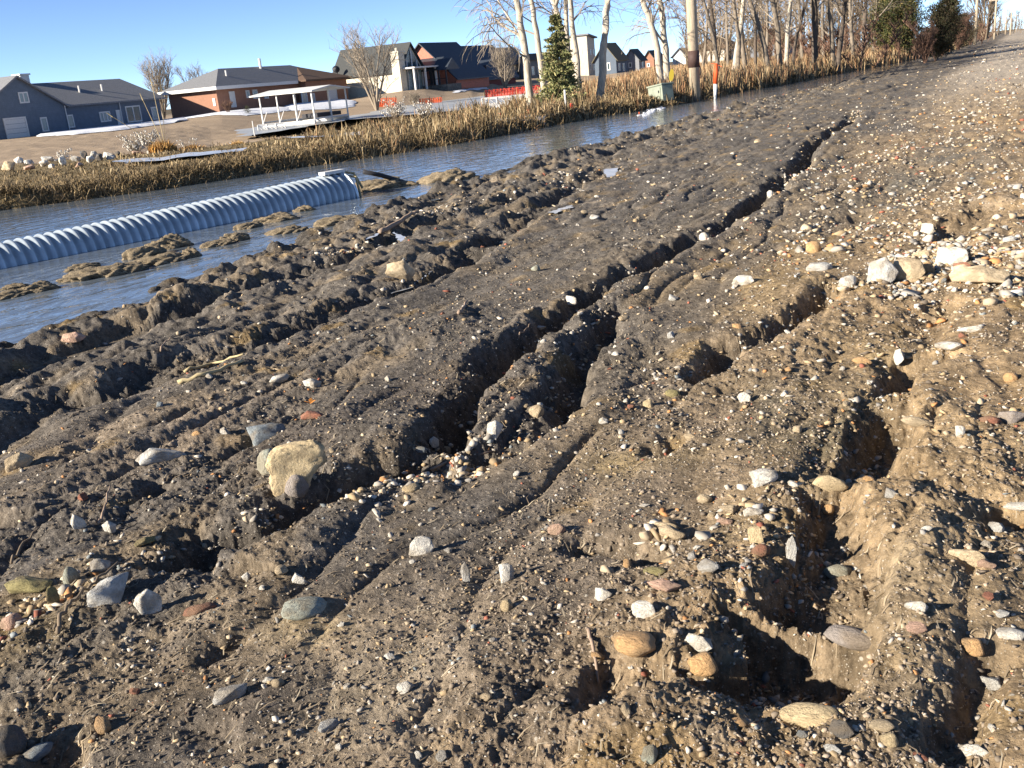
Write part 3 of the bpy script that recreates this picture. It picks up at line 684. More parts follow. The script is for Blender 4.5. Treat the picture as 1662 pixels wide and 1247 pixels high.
# beyond
def simple(F, name, label, wall, roof, top, he, axis='y', kind='gable', wins=(), lwins=(), ext=0, wt='glass'):
    e = house(F, name, label, 'house'); zg = F.z; hr = F.front(*top)[1] - zg if axis == 'y' and False else top
    wm, rm = MB(), MB(); fn = gable if kind == 'gable' else hip
    if kind == 'gable': gable(wm, rm, F.X0, F.X1 - ext, F.Y0, F.Y1, zg, he, hr, axis, .4)
    elif kind == 'hip': hip(wm, rm, F.X0, F.X1 - ext, F.Y0, F.Y1, zg, he, hr, .6)
    else:
        zb = zg - 1.2; a, b, c, d = F.X0, F.X1 - ext, F.Y0, F.Y1
        wm.prism([(a, c, zb), (a, d, zb), (a, d, zg + he), (a, c, zg + hr)], (b - a, 0, 0))
        rm.prism([(a + .5, c - .4, zg + hr + .05), (a + .5, d + .4, zg + he + .05), (a + .5, d + .4, zg + he + .3), (a + .5, c - .4, zg + hr + .3)], (b - a - 1, 0, 0))
    wm.build('wall', M[wall], e); rm.build('roof', M[roof], e)
    for q in wins: rect_front(F, *q, 'window', e, M[wt], M['white'], fr=.14)
    for q in lwins: rect_left(F, *q, 'window', e, M[wt], M['white'], fr=.14)
    finish(e); return e
simple(F_cream, 'flat_roofed_house', 'grey and cream house with low grey roof behind the dark red house', 'cream', 'roofg', 5.6, 3.4, wins=[(815, 116, 822, 126), (828, 114, 834, 124), (838, 114, 843, 123)], kind='gable')
simple(F_slate, 'slate_house', 'slate coloured house with pale windows seen between the first two trees', 'navy', 'roofd', 4.2, 3.4, wins=[(862, 108, 868, 122), (872, 107, 878, 121), (884, 106, 891, 119)], kind='gable', wt='ltglass')
simple(F_tower, 'tower_house', 'tall tan house like a square tower behind the spruce', 'tan', 'roofg', 6.9, 6.3, kind='shed', wins=[(957, 80, 960, 89), (962, 80, 966, 89), (957, 104, 960, 114), (962, 104, 966, 114)], lwins=[(941, 82, 945, 88), (931, 84, 934, 90)])
simple(F_olive, 'olive_roofed_house', 'dark slate house with olive gable roof right of the tan tower house', 'navy', 'roofo', 4.9, 2.4, wins=[(1003, 103, 1007, 115), (1010, 103, 1014, 115)], lwins=[(975, 103, 981, 114), (985, 102, 991, 114)])
simple(F_dark, 'dark_house', 'low dark house with brown gable right of the olive roofed house', 'grey', 'roofd', 4.1, 2.4, lwins=[(1020, 102, 1026, 110)], wins=[(1041, 100, 1045, 110)])
simple(F_low, 'low_brown_house', 'small low brown house far across the lake left of a tree pair', 'brick', 'roofd', 3.6, 2.2, lwins=[(1050, 103, 1055, 109)])
simple(F_white, 'white_house', 'small white house with grey roof just left of the wooden pole', 'white', 'roofg', 3.4, 2.0, lwins=[(1097, 97, 1101, 103), (1105, 96, 1109, 102)])
simple(F_hip, 'brown_hipped_house', 'tan house with brown hipped roof just right of the wooden pole', 'tan', 'roofb', 4.2, 2.2, kind='hip')
simple(F_long, 'long_brown_house', 'long brown roofed house mostly hidden behind the bare trees', 'grey', 'roofb', 4.2, 2.2, kind='hip')

# ---------------------------------------------------------------- corrugated pipe
def pipe():
    e = empty('culvert_pipe', (0, 0, 0)); tag(e, 'long half-sunk corrugated steel culvert pipe lying in the ditch water', 'pipe')
    p0 = at_z(580, 320, WATER_Z); p1 = at_z(0, 437, WATER_Z)
    dirv = (p1 - p0).normalized(); side = Vector((dirv.y, -dirv.x, 0))
    if side.x > 0: side = -side
    Rr = .345; L = (p1 - p0).length + 3.5; c0 = p0 + side * Rr * .97; up = Zu
    pitch = .118; nseg = int(L / pitch * 10); ncir = 56
    s = np.linspace(0, L, nseg)[:, None]; a = np.linspace(0, 2 * math.pi, ncir, endpoint=False)[None]
    ph = s / pitch - a / (2 * math.pi)
    sag = -.03 * np.sin(s / L * math.pi) - .15 * s / L
    for nm, rb in (('pipe_shell', 0.), ('pipe_lining', -.018)):
        rr = Rr + rb + .016 * np.cos(2 * math.pi * ph)
        cx = c0.x + dirv.x * s + side.x * rr * np.cos(a); cy = c0.y + dirv.y * s + side.y * rr * np.cos(a); cz = WATER_Z + .01 + sag + rr * np.sin(a)
        V = np.stack([cx, cy, cz], -1).reshape(-1, 3); i = np.arange(nseg - 1)[:, None]; j = np.arange(ncir)[None]; j2 = (j + 1) % ncir
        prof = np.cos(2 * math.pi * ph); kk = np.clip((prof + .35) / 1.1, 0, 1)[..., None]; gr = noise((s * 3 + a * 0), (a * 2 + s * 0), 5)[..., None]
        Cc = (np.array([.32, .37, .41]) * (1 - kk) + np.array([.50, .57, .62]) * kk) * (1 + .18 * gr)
        Q = np.stack([i * ncir + j, i * ncir + j2, (i + 1) * ncir + j2, (i + 1) * ncir + j], -1).reshape(-1, 4)
        if nm == 'pipe_shell': Q = Q[:, ::-1]
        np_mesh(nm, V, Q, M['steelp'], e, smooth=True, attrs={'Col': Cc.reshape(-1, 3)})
    # end band with bolted flange and the tow cable left on it
    end = c0
    rg = MB(); k = 28
    pts = [end + dirv * .02 + (side * math.cos(2 * math.pi * i / k) + up * math.sin(2 * math.pi * i / k)) * (Rr + .025) for i in range(k + 1)]
    rg.tube(pts, .022, 6, cap=False); rg.build('end_band', M['steel'], e, smooth=True)
    b = MB(); b.prism([end + up * (Rr + .02) + dirv * .35 + side * .05, end + up * (Rr + .02) - dirv * .05 + side * .05, end + up * (Rr + .02) - dirv * .05 - side * .09, end + up * (Rr + .02) + dirv * .35 - side * .09], (0, 0, .045)); b.build('clamp_plate', M['white'], e)
    t = MB(); t.tube([end + up * (Rr + .03), end + up * .33 - dirv * .18 - side * .12, end + up * .1 - dirv * .25 - side * .2], .022, 6).tube([end + up * (Rr) , end + up * .28 - dirv * .1 - side * .25, end - up * .02 - dirv * .1 - side * .3], .02, 6); t.build('strap', M['straw'], e)
    finish(e); return end, dirv, side
pend, pdir, pside = pipe()
a_ = at_z(590, 279, WATER_Z + .30); b_p = at_z(640, 291, WATER_Z + .12); c_p = at_z(668, 300, WATER_Z - .02)
hs = MB(); hs.tube([a_, (a_ + b_p) / 2 + Vector((0, 0, .01)), b_p, c_p], .035, 8)
tag(hs.build('hose', M['dark'], smooth=True), 'dark hose trailing from the culvert pipe end into the water', 'hose')

# ---------------------------------------------------------------- rocks
def rock_mesh(kind, seed, sub=3):
    rr = random.Random(seed); bm = bmesh.new()
    if kind == 'round':
        bmesh.ops.create_icosphere(bm, subdivisions=sub, radius=.5)
        k = [Vector((rr.gauss(0, 1), rr.gauss(0, 1), rr.gauss(0, 1))).normalized() for _ in range(5)]
        am = [rr.uniform(-.09, .09) for _ in k]
        for v in bm.verts:
            n = v.co.normalized(); s = 1 + sum(a * math.sin(3 * n.dot(q) + i) for i, (a, q) in enumerate(zip(am, k))); v.co = n * .5 * s
        co = np.array([v.co[:] for v in bm.verts]); o = seed * 2.3; d = .075 * noise(co[:, 0] * 2.6 + o, co[:, 1] * 2.6 + co[:, 2] * 2, seed) + .03 * noise(co[:, 0] * 6 + co[:, 2] * 5, co[:, 1] * 6 + o, seed + 3)
        cut = [(Vector((rr.gauss(0, 1), rr.gauss(0, 1), rr.gauss(0, 1))).normalized(), rr.uniform(.34, .44)) for _ in range(4)]
        for v, q in zip(bm.verts, d):
            v.co += v.co.normalized() * float(q)
            for nn, dd in cut:
                e_ = v.co.dot(nn) - dd
                if e_ > 0: v.co -= nn * e_ * .85
    else:
        for _ in range(17 if kind == 'block' else 12):
            if kind == 'block':
                p = Vector((rr.gauss(0, 1), rr.gauss(0, 1), rr.gauss(0, 1))); p = p * (.5 * rr.uniform(.86, 1.05) / (abs(p.x) ** 3.2 + abs(p.y) ** 3.2 + abs(p.z) ** 3.2) ** (1 / 3.2))
            else:
                p = Vector((rr.gauss(0, 1), rr.gauss(0, 1), rr.gauss(0, 1))).normalized() * .5
            bm.verts.new(p)
        r_ = bmesh.ops.convex_hull(bm, input=bm.verts)
        bmesh.ops.delete(bm, geom=[g for g in r_['geom_interior'] if isinstance(g, bmesh.types.BMVert)], context='VERTS')
        if sub > 1:
            bmesh.ops.dissolve_limit(bm, angle_limit=.25, verts=bm.verts, edges=bm.edges)
            bmesh.ops.bevel(bm, geom=bm.edges[:] , offset=.022, segments=1, affect='EDGES')
            bmesh.ops.triangulate(bm, faces=bm.faces[:])
            if sub > 2:
                bmesh.ops.subdivide_edges(bm, edges=bm.edges[:], cuts=1, use_grid_fill=True)
                bmesh.ops.subdivide_edges(bm, edges=bm.edges[:], cuts=1, use_grid_fill=True)
                co = np.array([v.co[:] for v in bm.verts]); o = seed * 3.1
                d = .030 * noise(co[:, 0] * 4 + o, co[:, 1] * 4 + co[:, 2] * 3, seed) + .014 * noise(co[:, 0] * 11 + co[:, 2] * 7, co[:, 1] * 11 - co[:, 2] * 8 + o, seed + 3)
                for v, q in zip(bm.verts, d): v.co += v.co.normalized() * float(q)
    bmesh.ops.recalc_face_normals(bm, faces=bm.faces)
    me = bpy.data.meshes.new('rock'); bm.to_mesh(me); bm.free()
    return me
RK = {k: [rock_mesh(k, i + 1 + 20 * j) for i in range(7)] for j, k in enumerate(('round', 'block', 'chip'))}
for k in ('round', 'block', 'chip'):
    for me in RK[k]:
        me.polygons.foreach_set('use_smooth', np.ones(len(me.polygons), bool))
_mc = {}
def rock(kind, i, m, name='stone'):
    key = (kind, i % 7, m)
    if key not in _mc:
        me = RK[kind][i % 7].copy(); me.name = name; me.materials.clear(); me.materials.append(M[m]); _mc[key] = me
    o = bpy.data.objects.new(name, _mc[key]); COL.objects.link(o); return o
def put_rock(px, py, wpx, hpx, m, kind, tilt, label, i=None, depth=None, sink=.30, name='stone', cat='stone', group=None):
    """px,py = foot centre of the stone; wpx,hpx its size in the photo"""
    x, y, z, t = on_ground(px, py); dist = math.sqrt(x * x + y * y + (CAM_Z - z) ** 2)
    W = wpx * dist / F_PX; ang = math.asin(min(.95, (CAM_Z - z) / dist))
    Hh = hpx * dist / F_PX
    D = depth if depth else W * (.75 if kind == 'round' else .55)
    # seen height = Hh_real*cos + D*sin
    hr = max((Hh - D * math.sin(ang) * .8) / max(math.cos(ang), .4), .45 * Hh, (.24 if kind == 'round' else .32) * W)
    hr /= (1 - sink)
    o = rock(kind, i if i is not None else rnd.randrange(7), m, name)
    v = Vector((x, y, 0)).normalized(); o.scale = (W * 1.08, D, hr)
    vx = Vector((x, y, 0)) + v * D * .3
    o.location = (vx.x, vx.y, Hs(vx.x, vx.y) + hr * (.5 - sink))
    view = math.atan2(-x, y)
    o.rotation_euler = (0, 0, view + R(tilt)); o.rotation_euler.rotate(Euler((rnd.uniform(-.1, .1), rnd.uniform(-.1, .1), 0)))
    return tag(o, label, cat, group)
HERO = [
 (495,815,96,68,'yellow_stone','block',0,'large yellow limestone block in the dark cut at left centre'),
 (487,818,30,32,'speckled_stone','round',10,'small round speckled stone against the big yellow block'),
 (440,768,38,46,'green_grey_stone','round',0,'rounded grey-green stone in the bank left of the big yellow block'),
 (425,716,78,28,'slate_stone','block',22,'long slate blue stone set in the dark soil above the yellow block'),
 (268,748,80,28,'pale_grey_stone','chip',15,'flat grey stone lying left of the long slate blue stone'),
 (188,978,92,38,'pale_grey_stone','block',24,'long pale grey slab tilted beside the left end of the gully'),
 (246,1000,42,40,'limestone_white','chip',0,'white angular chunk right of the long pale grey slab'),
 (326,995,40,20,'red_stone','round',8,'smooth brick red stone right of the white angular chunk'),
 (495,1002,78,34,'green_grey_stone','round',12,'smooth blue-green cobble casting a long shadow at lower left'),
 (378,1140,58,34,'pale_grey_stone','chip',10,'striped grey wedge-shaped stone below the blue-green cobble'),
 (686,900,40,36,'limestone_white','block',0,'white rounded block alone at the centre bottom of the slope'),
 (819,945,30,32,'limestone_white','block',20,'white cube-like stone right of a small grey wedge'),
 (757,945,16,34,'pale_grey_stone','chip',0,'small upright grey wedge left of the white cube-like stone'),
 (488,950,24,24,'limestone_white','chip',0,'small white chip standing just above the blue-green cobble'),
 (403,943,20,16,'limestone_white','chip',0,'small white chip midway between the red stone and the blue-green cobble'),
 (823,992,20,22,'yellow_stone','round',0,'small round mustard pebble below the white cube-like stone'),
 (1030,1068,72,42,'orange_stone','round',-14,'large smooth tan-orange cobble with dark streaks near the bottom'),
 (1140,1100,56,40,'orange_stone','round',-25,'smooth orange egg-shaped cobble at the lip of the deep hole'),
 (1135,1062,46,28,'limestone_white','block',-22,'cream block directly above the orange egg-shaped cobble'),
 (1048,1002,46,32,'limestone_white','block',-4,'bright white block above the large tan-orange cobble'),
 (978,976,34,24,'limestone_white','block',-32,'long white shard left of the bright white block'),
 (905,868,26,22,'pink_stone','round',0,'pink cobble on the dark ridge right of centre'),
 (1083,860,40,18,'tan_stone','block',-10,'flat tan slab, upper of two stacked on the slope'),
 (1090,880,44,26,'tan_stone','block',-20,'flat tan slab, lower of two stacked on the slope'),
 (1065,932,34,18,'olive_stone','round',0,'small olive pebble above the grey speckled boulder by the white block'),
 (1078,962,54,30,'pink_stone','chip',-5,'dusty pinkish-grey stone just above the bright white block'),
 (1390,1076,72,38,'speckled_stone','round',5,'grey and pink speckled granite cobble at lower right'),
 (1487,992,32,24,'limestone_white','block',8,'white block with sharp shadow on the tan soil at right'),
 (1487,1028,36,20,'pink_stone','block',24,'pinkish grey stone below the white block with sharp shadow'),
 (1577,1064,40,28,'orange_stone','round',-38,'orange stone balanced at the top of the small right-hand rut'),
 (1640,1038,38,20,'limestone_white','round',-6,'pale oval stone right of the orange stone by the small rut'),
 (1360,936,38,26,'green_grey_stone','round',0,'grey-green stone on the right rim of the deep gully'),
 (1570,914,56,36,'tan_stone','block',0,'wide tan boulder half buried at the right edge'),
 (1232,787,56,18,'limestone_white','block',28,'long white stone lying on the slope left of the right gully'),
 (1222,838,32,18,'limestone_white','block',10,'white stone on top of a small cluster by the right gully'),
 (1187,838,40,20,'tan_stone','chip',0,'tan stone at the left of the cluster by the right gully'),
 (1176,853,26,16,'pink_stone','block',5,'pinkish white stone at the foot of the cluster by the right gully'),
 (1228,885,28,32,'yellow_stone','block',0,'yellow rough stone standing below the cluster by the right gully'),
 (1235,905,28,24,'red_stone','round',0,'dark maroon round stone under the yellow rough stone'),
 (1284,915,18,44,'pale_grey_stone','chip',0,'tall narrow grey stone in the shaded wall of the right gully'),
 (1348,800,42,26,'yellow_stone','round',0,'yellow rounded boulder at the head of the right gully'),
 (1432,458,44,42,'pale_grey_stone','block',10,'large grey-white angular rock in the stone heap at upper right'),
 (1472,458,52,42,'tan_stone','block',0,'large tan rock against the grey-white one in the stone heap'),
 (1528,428,30,26,'limestone_white','block',-20,'white block in the middle of the stone heap at upper right'),
 (1550,430,40,30,'limestone_white','block',-10,'white block just above the red stone in the heap'),
 (1563,440,28,18,'red_stone','block',-15,'red stone in the heap at upper right'),
 (1590,462,84,20,'tan_stone','chip',0,'broad flat cream stone below the red one in the heap'),
 (1496,420,26,16,'tan_stone','block',0,'tan stone left of the white blocks in the heap'),
 (1504,445,24,20,'orange_stone','round',0,'orange cobble in the front of the stone heap'),
 (1502,378,26,16,'limestone_white','block',-20,'bluish white stone above the stone heap'),
 (1372,468,26,20,'limestone_white','round',20,'white rounded stone at the tip of a narrow dark rut'),
 (1320,410,24,18,'orange_stone','round',0,'orange round stone left of the stone heap'),
 (1325,440,34,18,'pale_grey_stone','round',0,'grey oval stone under the orange round stone'),
 (1207,463,34,18,'limestone_white','block',0,'white stone alone on the tan slope above the middle rut'),
 (1143,390,16,14,'limestone_white','round',0,'white stone at the edge of the main rut'),
 (806,716,34,30,'limestone_white','block',10,'bright white stone in the fork where two ruts meet'),
 (680,740,32,16,'slate_stone','block',-8,'bluish stone at the foot of the main rut'),
 (706,734,20,18,'limestone_white','chip',30,'white chip beside the bluish stone at the foot of the main rut'),
 (668,797,30,14,'yellow_stone','round',18,'yellow leaf-shaped pebble on the gully lip right of the yellow block'),
 (508,632,30,22,'limestone_white','chip',0,'white rough stone on the dark middle ridge'),
 (452,624,28,14,'limestone_white','round',12,'pale flat stone left of the white rough stone on the middle ridge'),
 (510,680,42,14,'red_stone','chip',-8,'long reddish flat stone on the dark middle ridge'),
 (652,453,58,36,'tan_stone','chip',8,'big grey-tan boulder beside the strip of ice'),
 (122,560,34,16,'pink_stone','block',-6,'pinkish white stone near the water at far left'),
 (33,760,40,26,'tan_stone','block',18,'pale blocky stone on the ridge at the left edge'),
 (50,968,66,32,'olive_stone','block',-26,'long olive-yellow stone near the left edge'),
 (90,985,18,36,'olive_stone','block',0,'narrow olive stone right of the long olive-yellow stone'),
 (165,930,28,26,'pale_grey_stone','block',0,'grey blocky stone in the gully above the long pale slab'),
 (118,948,22,30,'green_grey_stone','round',0,'greenish stone left of the long pale slab'),
 (180,868,20,26,'limestone_white','chip',-10,'white upright chip, right of a pair on the left ridge'),
 (131,860,22,28,'limestone_white','chip',10,'white upright chip, left of a pair on the left ridge'),
 (18,1225,46,50,'dark_stone','round',0,'dark grey boulder in the bottom left corner'),
 (66,1240,40,24,'slate_stone','round',0,'blue-grey stone at the bottom edge near the left corner'),
 (22,1020,30,24,'pink_stone','round',0,'rust coloured round stone at the left edge'),
 (1583,1228,40,24,'limestone_white','chip',0,'white angular stone at the bottom right edge'),
 (1366,1198,36,28,'dark_stone','block',-10,'dark grey angular stone near the bottom right'),
 (1424,1188,34,18,'tan_stone','round',-8,'tan oval stone right of the dark grey angular stone'),
 (1443,1216,28,22,'yellow_stone','round',-10,'yellowish round stone below the tan oval stone'),
 (1495,1236,22,16,'red_stone','round',-20,'small red pebble near the bottom right edge'),
 (1318,1180,78,13,'yellow_stone','round',5,'long yellow-brown stone below the deep hole'),
 (1352,1220,28,16,'pale_grey_stone','chip',-15,'grey-blue chip below the dark grey angular stone'),
 (1490,694,38,14,'tan_stone','round',0,'long tan pebble at the right of the shaded gully'),
 (1606,686,28,16,'red_stone','round',-6,'reddish stone touching a long pale stone at the right edge'),
 (1642,690,46,22,'speckled_stone','block',0,'long pale stone at the right edge'),
 (1555,708,18,18,'limestone_white','block',30,'small white stone left of the reddish stone at right'),
 (1575,540,36,14,'limestone_white','block',18,'white oblong stone on bare soil below the stone heap'),
 (1540,576,34,14,'limestone_white','round',0,'white oval stone below the white oblong stone'),
 (1458,600,20,24,'limestone_white','block',-35,'white stone leaning at the edge of a dark hollow'),
 (1400,590,24,12,'orange_stone','round',0,'small orange stone left of a dark hollow'),
 (1052,662,18,16,'yellow_stone','round',-20,'yellow pebble on the dark slope at centre'),
 (1092,645,24,14,'olive_stone','round',-10,'olive pebble pair lying right of the yellow pebble'),
 (980,692,16,14,'limestone_white','chip',0,'small white chip casting a long shadow at centre'),
 (1208,652,22,18,'limestone_white','chip',0,'white triangular stone on the slope right of centre'),
 (1052,1240,22,30,'green_grey_stone','round',0,'pale green stone at the bottom edge near the centre'),
 (872,680,22,22,'tan_stone','round',0,'tan lump in the wall of the second rut'),
 (1640,620,20,16,'orange_stone','round',0,'small orange stone high on the right edge'),
 (1600,925,26,16,'pink_stone','block',0,'pinkish stone beside the wide tan boulder'),
 (1645,848,34,14,'limestone_white','round',0,'pale stone at the right edge above the tan boulder'),
 (875,540,22,10,'pale_grey_stone','chip',0,'grey stone on the ledge beside the main rut'),
 (925,500,26,14,'limestone_white','block',-20,'white stones in the floor of the main rut, the nearest one'),
 (1250,320,10,10,'limestone_white','round',0,'small white pebble high in the main rut'),
 (535,1185,42,18,'pale_grey_stone','block',26,'grey-white stone lying low at the bottom left of centre'),
 (870,440,16,10,'green_grey_stone','round',0,'greenish oval pebble above the main rut'),
 (237,885,34,16,'olive_stone','chip',12,'olive flat stone in the shaded gully at left'),
]
def big_block(o):
    out = [(-.50,.30),(-.40,.44),(-.10,.47),(.22,.50),(.44,.38),(.50,.14),(.42,0),(.24,-.08),(.15,-.25),(.08,-.46),(-.10,-.54),(-.40,-.54),(-.50,-.26),(-.47,.02)]
    bm = bmesh.new(); fr = [bm.verts.new((x, -.38 + .1 * abs(x), z * 1.0)) for x, z in out]; bk = [bm.verts.new((x * .86, .40, z * .86 + .05)) for x, z in out]
    n = len(out); bm.faces.new(fr); bm.faces.new(bk[::-1])
    for i in range(n): bm.faces.new((fr[i], bk[i], bk[(i + 1) % n], fr[(i + 1) % n]))
    bmesh.ops.recalc_face_normals(bm, faces=bm.faces); bmesh.ops.bevel(bm, geom=bm.edges[:], offset=.06, segments=2, affect='EDGES'); bmesh.ops.triangulate(bm, faces=bm.faces[:])
    for _ in range(3): bmesh.ops.subdivide_edges(bm, edges=[e for e in bm.edges if e.calc_length() > .07], cuts=1)
    bmesh.ops.triangulate(bm, faces=bm.faces[:])
    for _ in range(2): bmesh.ops.smooth_vert(bm, verts=bm.verts, factor=.5, use_axis_x=True, use_axis_y=True, use_axis_z=True)
    co = np.array([v.co[:] for v in bm.verts]); d = .055 * noise(co[:, 0] * 4 + co[:, 1] * 3, co[:, 2] * 4 - co[:, 1] * 2, 9) + .03 * noise(co[:, 0] * 14 + co[:, 1] * 8, co[:, 2] * 13, 10)
    bm.normal_update()
    for v, q in zip(bm.verts, d): v.co += v.normal * float(q)
    me = bpy.data.meshes.new('stone'); bm.to_mesh(me); bm.free(); me.materials.append(M['yellow_stone']); me.polygons.foreach_set('use_smooth', np.ones(len(me.polygons), bool)); o.data = me
HERO_XY = []
for h in HERO:
    o = put_rock(*h)
    if h is HERO[0]: big_block(o); o.scale = (o.scale.x * .95, o.scale.y * .7, o.scale.z * 1.12); o.location.z += .02; o.rotation_euler.y += .05
    pass; HERO_XY.append((o.location.x, o.location.y, h[2]))

# scattered countable stones, each its own object, then the fine gravel as one mass
KINDS = [('limestone_white', 'chip', 'white angular stone chip lying loose on the eroded soil', 'white stone chips scattered over the soil', .32),
         ('limestone_white', 'round', 'small cream rounded pebble lying loose on the eroded soil', 'cream pebbles scattered over the soil', .12),
         ('tan_stone', 'round', 'small tan rounded pebble lying loose on the eroded soil', 'tan pebbles scattered over the soil', .18),
         ('pale_grey_stone', 'block', 'small grey blocky stone lying loose on the eroded soil', 'grey stones scattered over the soil', .16),
         ('orange_stone', 'round', 'small orange pebble lying loose on the eroded soil', 'orange pebbles scattered over the soil', .10),
         ('red_stone', 'chip', 'small reddish stone lying loose on the eroded soil', 'reddish stones scattered over the soil', .06),
         ('slate_stone', 'block', 'small dark slate stone lying loose on the eroded soil', 'slate stones scattered over the soil', .06)]
def in_rut(x, y):
    """how near a rut floor's sunny side"""
    best = 9.
    for P, wd, dp, a, b in RUTS_W[:9]:
        for i in range(len(P) - 1):
            ax, ay = P[i]; bx, by = P[i + 1]; ex, ey = bx - ax, by - ay
            t = max(0, min(1, ((x - ax) * ex + (y - ay) * ey) / (ex * ex + ey * ey))); best = min(best, math.hypot(x - ax - t * ex, y - ay - t * ey) - wd * .5)
    return best
def spot():
    while True:
        a = rnd.uniform(-58, 2.5); r = 1.55 * math.exp(rnd.random() ** .8 * 2.5)
        x = r * math.sin(R(a)); y = r * math.cos(R(a))
        ne = np.interp(y, NE_Y, NE_X)
        if x < ne * .97: continue
        dens = .25 + .75 * float(sst(-2.6, -.3, np.array(x))); k = in_rut(x, y)
        if k < .08: dens = 1
        if rnd.random() < dens: return x, y, r
n_ind = 0
for i in range(285 - 95):
    x, y, r = spot()
    if any(math.hypot(x - a, y - b) < .06 * .5 + .02 for a, b, c in HERO_XY): x += .12
    q = rnd.random(); acc = 0
    for m, kd, lab, grp, pr in KINDS:
        acc += pr
        if q < acc: break
    s = (.018 + .026 * rnd.random() ** 2) * (1 + .12 * max(0, r - 2.5)) * (.8 if m == 'limestone_white' else 1)
    o = rock(kd, rnd.randrange(7), m); o.scale = (s * rnd.uniform(.9, 1.6), s * rnd.uniform(.8, 1.1), s * rnd.uniform(.55, .9))
    o.rotation_euler = (rnd.uniform(-.4, .4), rnd.uniform(-.4, .4), rnd.uniform(0, 6.28)); o.location = (x, y, Hs(x, y) + o.scale[2] * .22); tag(o, lab, 'stone', grp)

def scatter_mass(name, n, protos, posf, sizef, colf, m, seed, sinkf=.3, flat=(.35, .8)):
    g = np.random.default_rng(seed); X, Y = posf(g, n); n = len(X); Z = H(X, Y); S = sizef(g, n, X, Y)
    a = g.uniform(0, 2 * np.pi, n); tx = g.normal(0, .25, n); ty = g.normal(0, .25, n); sx = S * g.uniform(.8, 1.5, n); sy = S * g.uniform(.7, 1.1, n); sz = S * g.uniform(*flat, n)
    C = colf(g, n, X, Y); VV = []; FF = []; CC = []; off = 0; pid = g.integers(0, len(protos), n)
    for k, (pv, pf) in enumerate(protos):
        ii = np.nonzero(pid == k)[0]; m_ = len(ii)
        if not m_: continue
        v = pv[None] * np.stack([sx[ii], sy[ii], sz[ii]], 1)[:, None]
        v[:, :, 2] += tx[ii][:, None] * v[:, :, 0] + ty[ii][:, None] * v[:, :, 1]
        ca, sa = np.cos(a[ii])[:, None], np.sin(a[ii])[:, None]
        x = v[:, :, 0] * ca - v[:, :, 1] * sa + X[ii][:, None]; y = v[:, :, 0] * sa + v[:, :, 1] * ca + Y[ii][:, None]; z = v[:, :, 2] + (Z[ii] + sz[ii] * (.5 - sinkf))[:, None]
        VV.append(np.stack([x, y, z], -1).reshape(-1, 3)); FF.append((pf[None] + (np.arange(m_) * len(pv))[:, None, None] + off).reshape(-1, 3)); CC.append(np.repeat(C[ii], len(pv), 0)); off += m_ * len(pv)
    return np_mesh(name, np.concatenate(VV), np.concatenate(FF), m, smooth=False, attrs={'Col': np.concatenate(CC)})
def proto(kind, seed):
    me = rock_mesh(kind, seed, 1); me2 = bmesh.new(); me2.from_mesh(me); bmesh.ops.triangulate(me2, faces=me2.faces[:])
    v = np.array([q.co[:] for q in me2.verts]); f = np.array([[l.index for l in q.verts] for q in me2.faces]); me2.free(); bpy.data.meshes.remove(me); return v, f
PROT = [proto('chip', 100 + i) for i in range(5)] + [proto('block', 200 + i) for i in range(3)] + [proto('round', 300 + i) for i in range(2)]
PAL = np.array([[.54, .49, .41], [.41, .37, .31], [.42, .31, .18], [.36, .27, .16], [.44, .22, .09], [.30, .11, .07], [.20, .22, .22], [.30, .28, .25], [.16, .13, .10], [.50, .40, .27]])
def gpos(rmin, rmax, pw, tanbias):
    def f(g, n):
        a = np.radians(g.uniform(-60, 6, n * 2)); r = rmin * np.exp(g.random(n * 2) ** pw * math.log(rmax / rmin)); x = r * np.sin(a); y = r * np.cos(a)
        ne = np.interp(y, NE_Y, NE_X); dens = (1 - tanbias) + tanbias * sst(-3., -.2, x); dens = dens * (.25 + .75 * sst(-5.5, -2.5, x)); dens = dens * (.45 + .8 * sst(-.3, .5, noise(x * 2.2, y * 1.2, 140)))
        k = (x > ne * .985) & (g.random(n * 2) < dens); return x[k][:n], y[k][:n]
    return f
def gcol(wts):
    w_ = np.array(wts, float); w_ /= w_.sum()
    def f(g, n, X, Y): return np.clip(PAL[g.choice(len(PAL), n, p=w_)] * g.uniform(.7, 1.15, (n, 1)), 0, .8)
    return f
tag(scatter_mass('gravel', 10500, PROT, gpos(1.4, 14, .9, .5), lambda g, n, X, Y: (.0030 + .011 * g.random(n) ** 4) * (1 + .16 * np.hypot(X, Y)), gcol([5, 4, 4, 5, 2, 1.2, 1.6, 3, 5, 3]), M['gravel'], 5), 'loose gravel and grit strewn over the eroded soil', 'gravel', kind='stuff')
tag(scatter_mass('gravel', 9000, PROT, gpos(8, 90, .8, .75), lambda g, n, X, Y: (.018 + .045 * g.random(n) ** 3) * (.6 + .035 * np.hypot(X, Y)), gcol([6, 4, 3, 3, 1, 1, 1, 2, 2, 4]), M['gravel'], 6), 'pale gravel along the road shoulder running into the distance', 'gravel', kind='stuff')
def crumbs(g, n):
    X, Y = gpos(1.4, 12, .95, .0)(g, n); return X, Y
tag(scatter_mass('soil_crumbs', 30000, PROT, crumbs, lambda g, n, X, Y: (.0035 + .009 * g.random(n) ** 3) * (1 + .12 * np.hypot(X, Y)), lambda g, n, X, Y: np.array([[.13, .105, .078]]) * g.uniform(.6, 1.6, (n, 1)) * (1 + .9 * sst(-1.8, 0, X))[:, None], M['gravel'], 8, .35), 'crumbs of dark soil broken off the rut walls', 'soil', kind='stuff')
def edgepos(g, n):
    Y = g.uniform(4, 40, n); ne = np.interp(Y, NE_Y, NE_X); X = ne * g.uniform(.6, .97, n); return X, Y
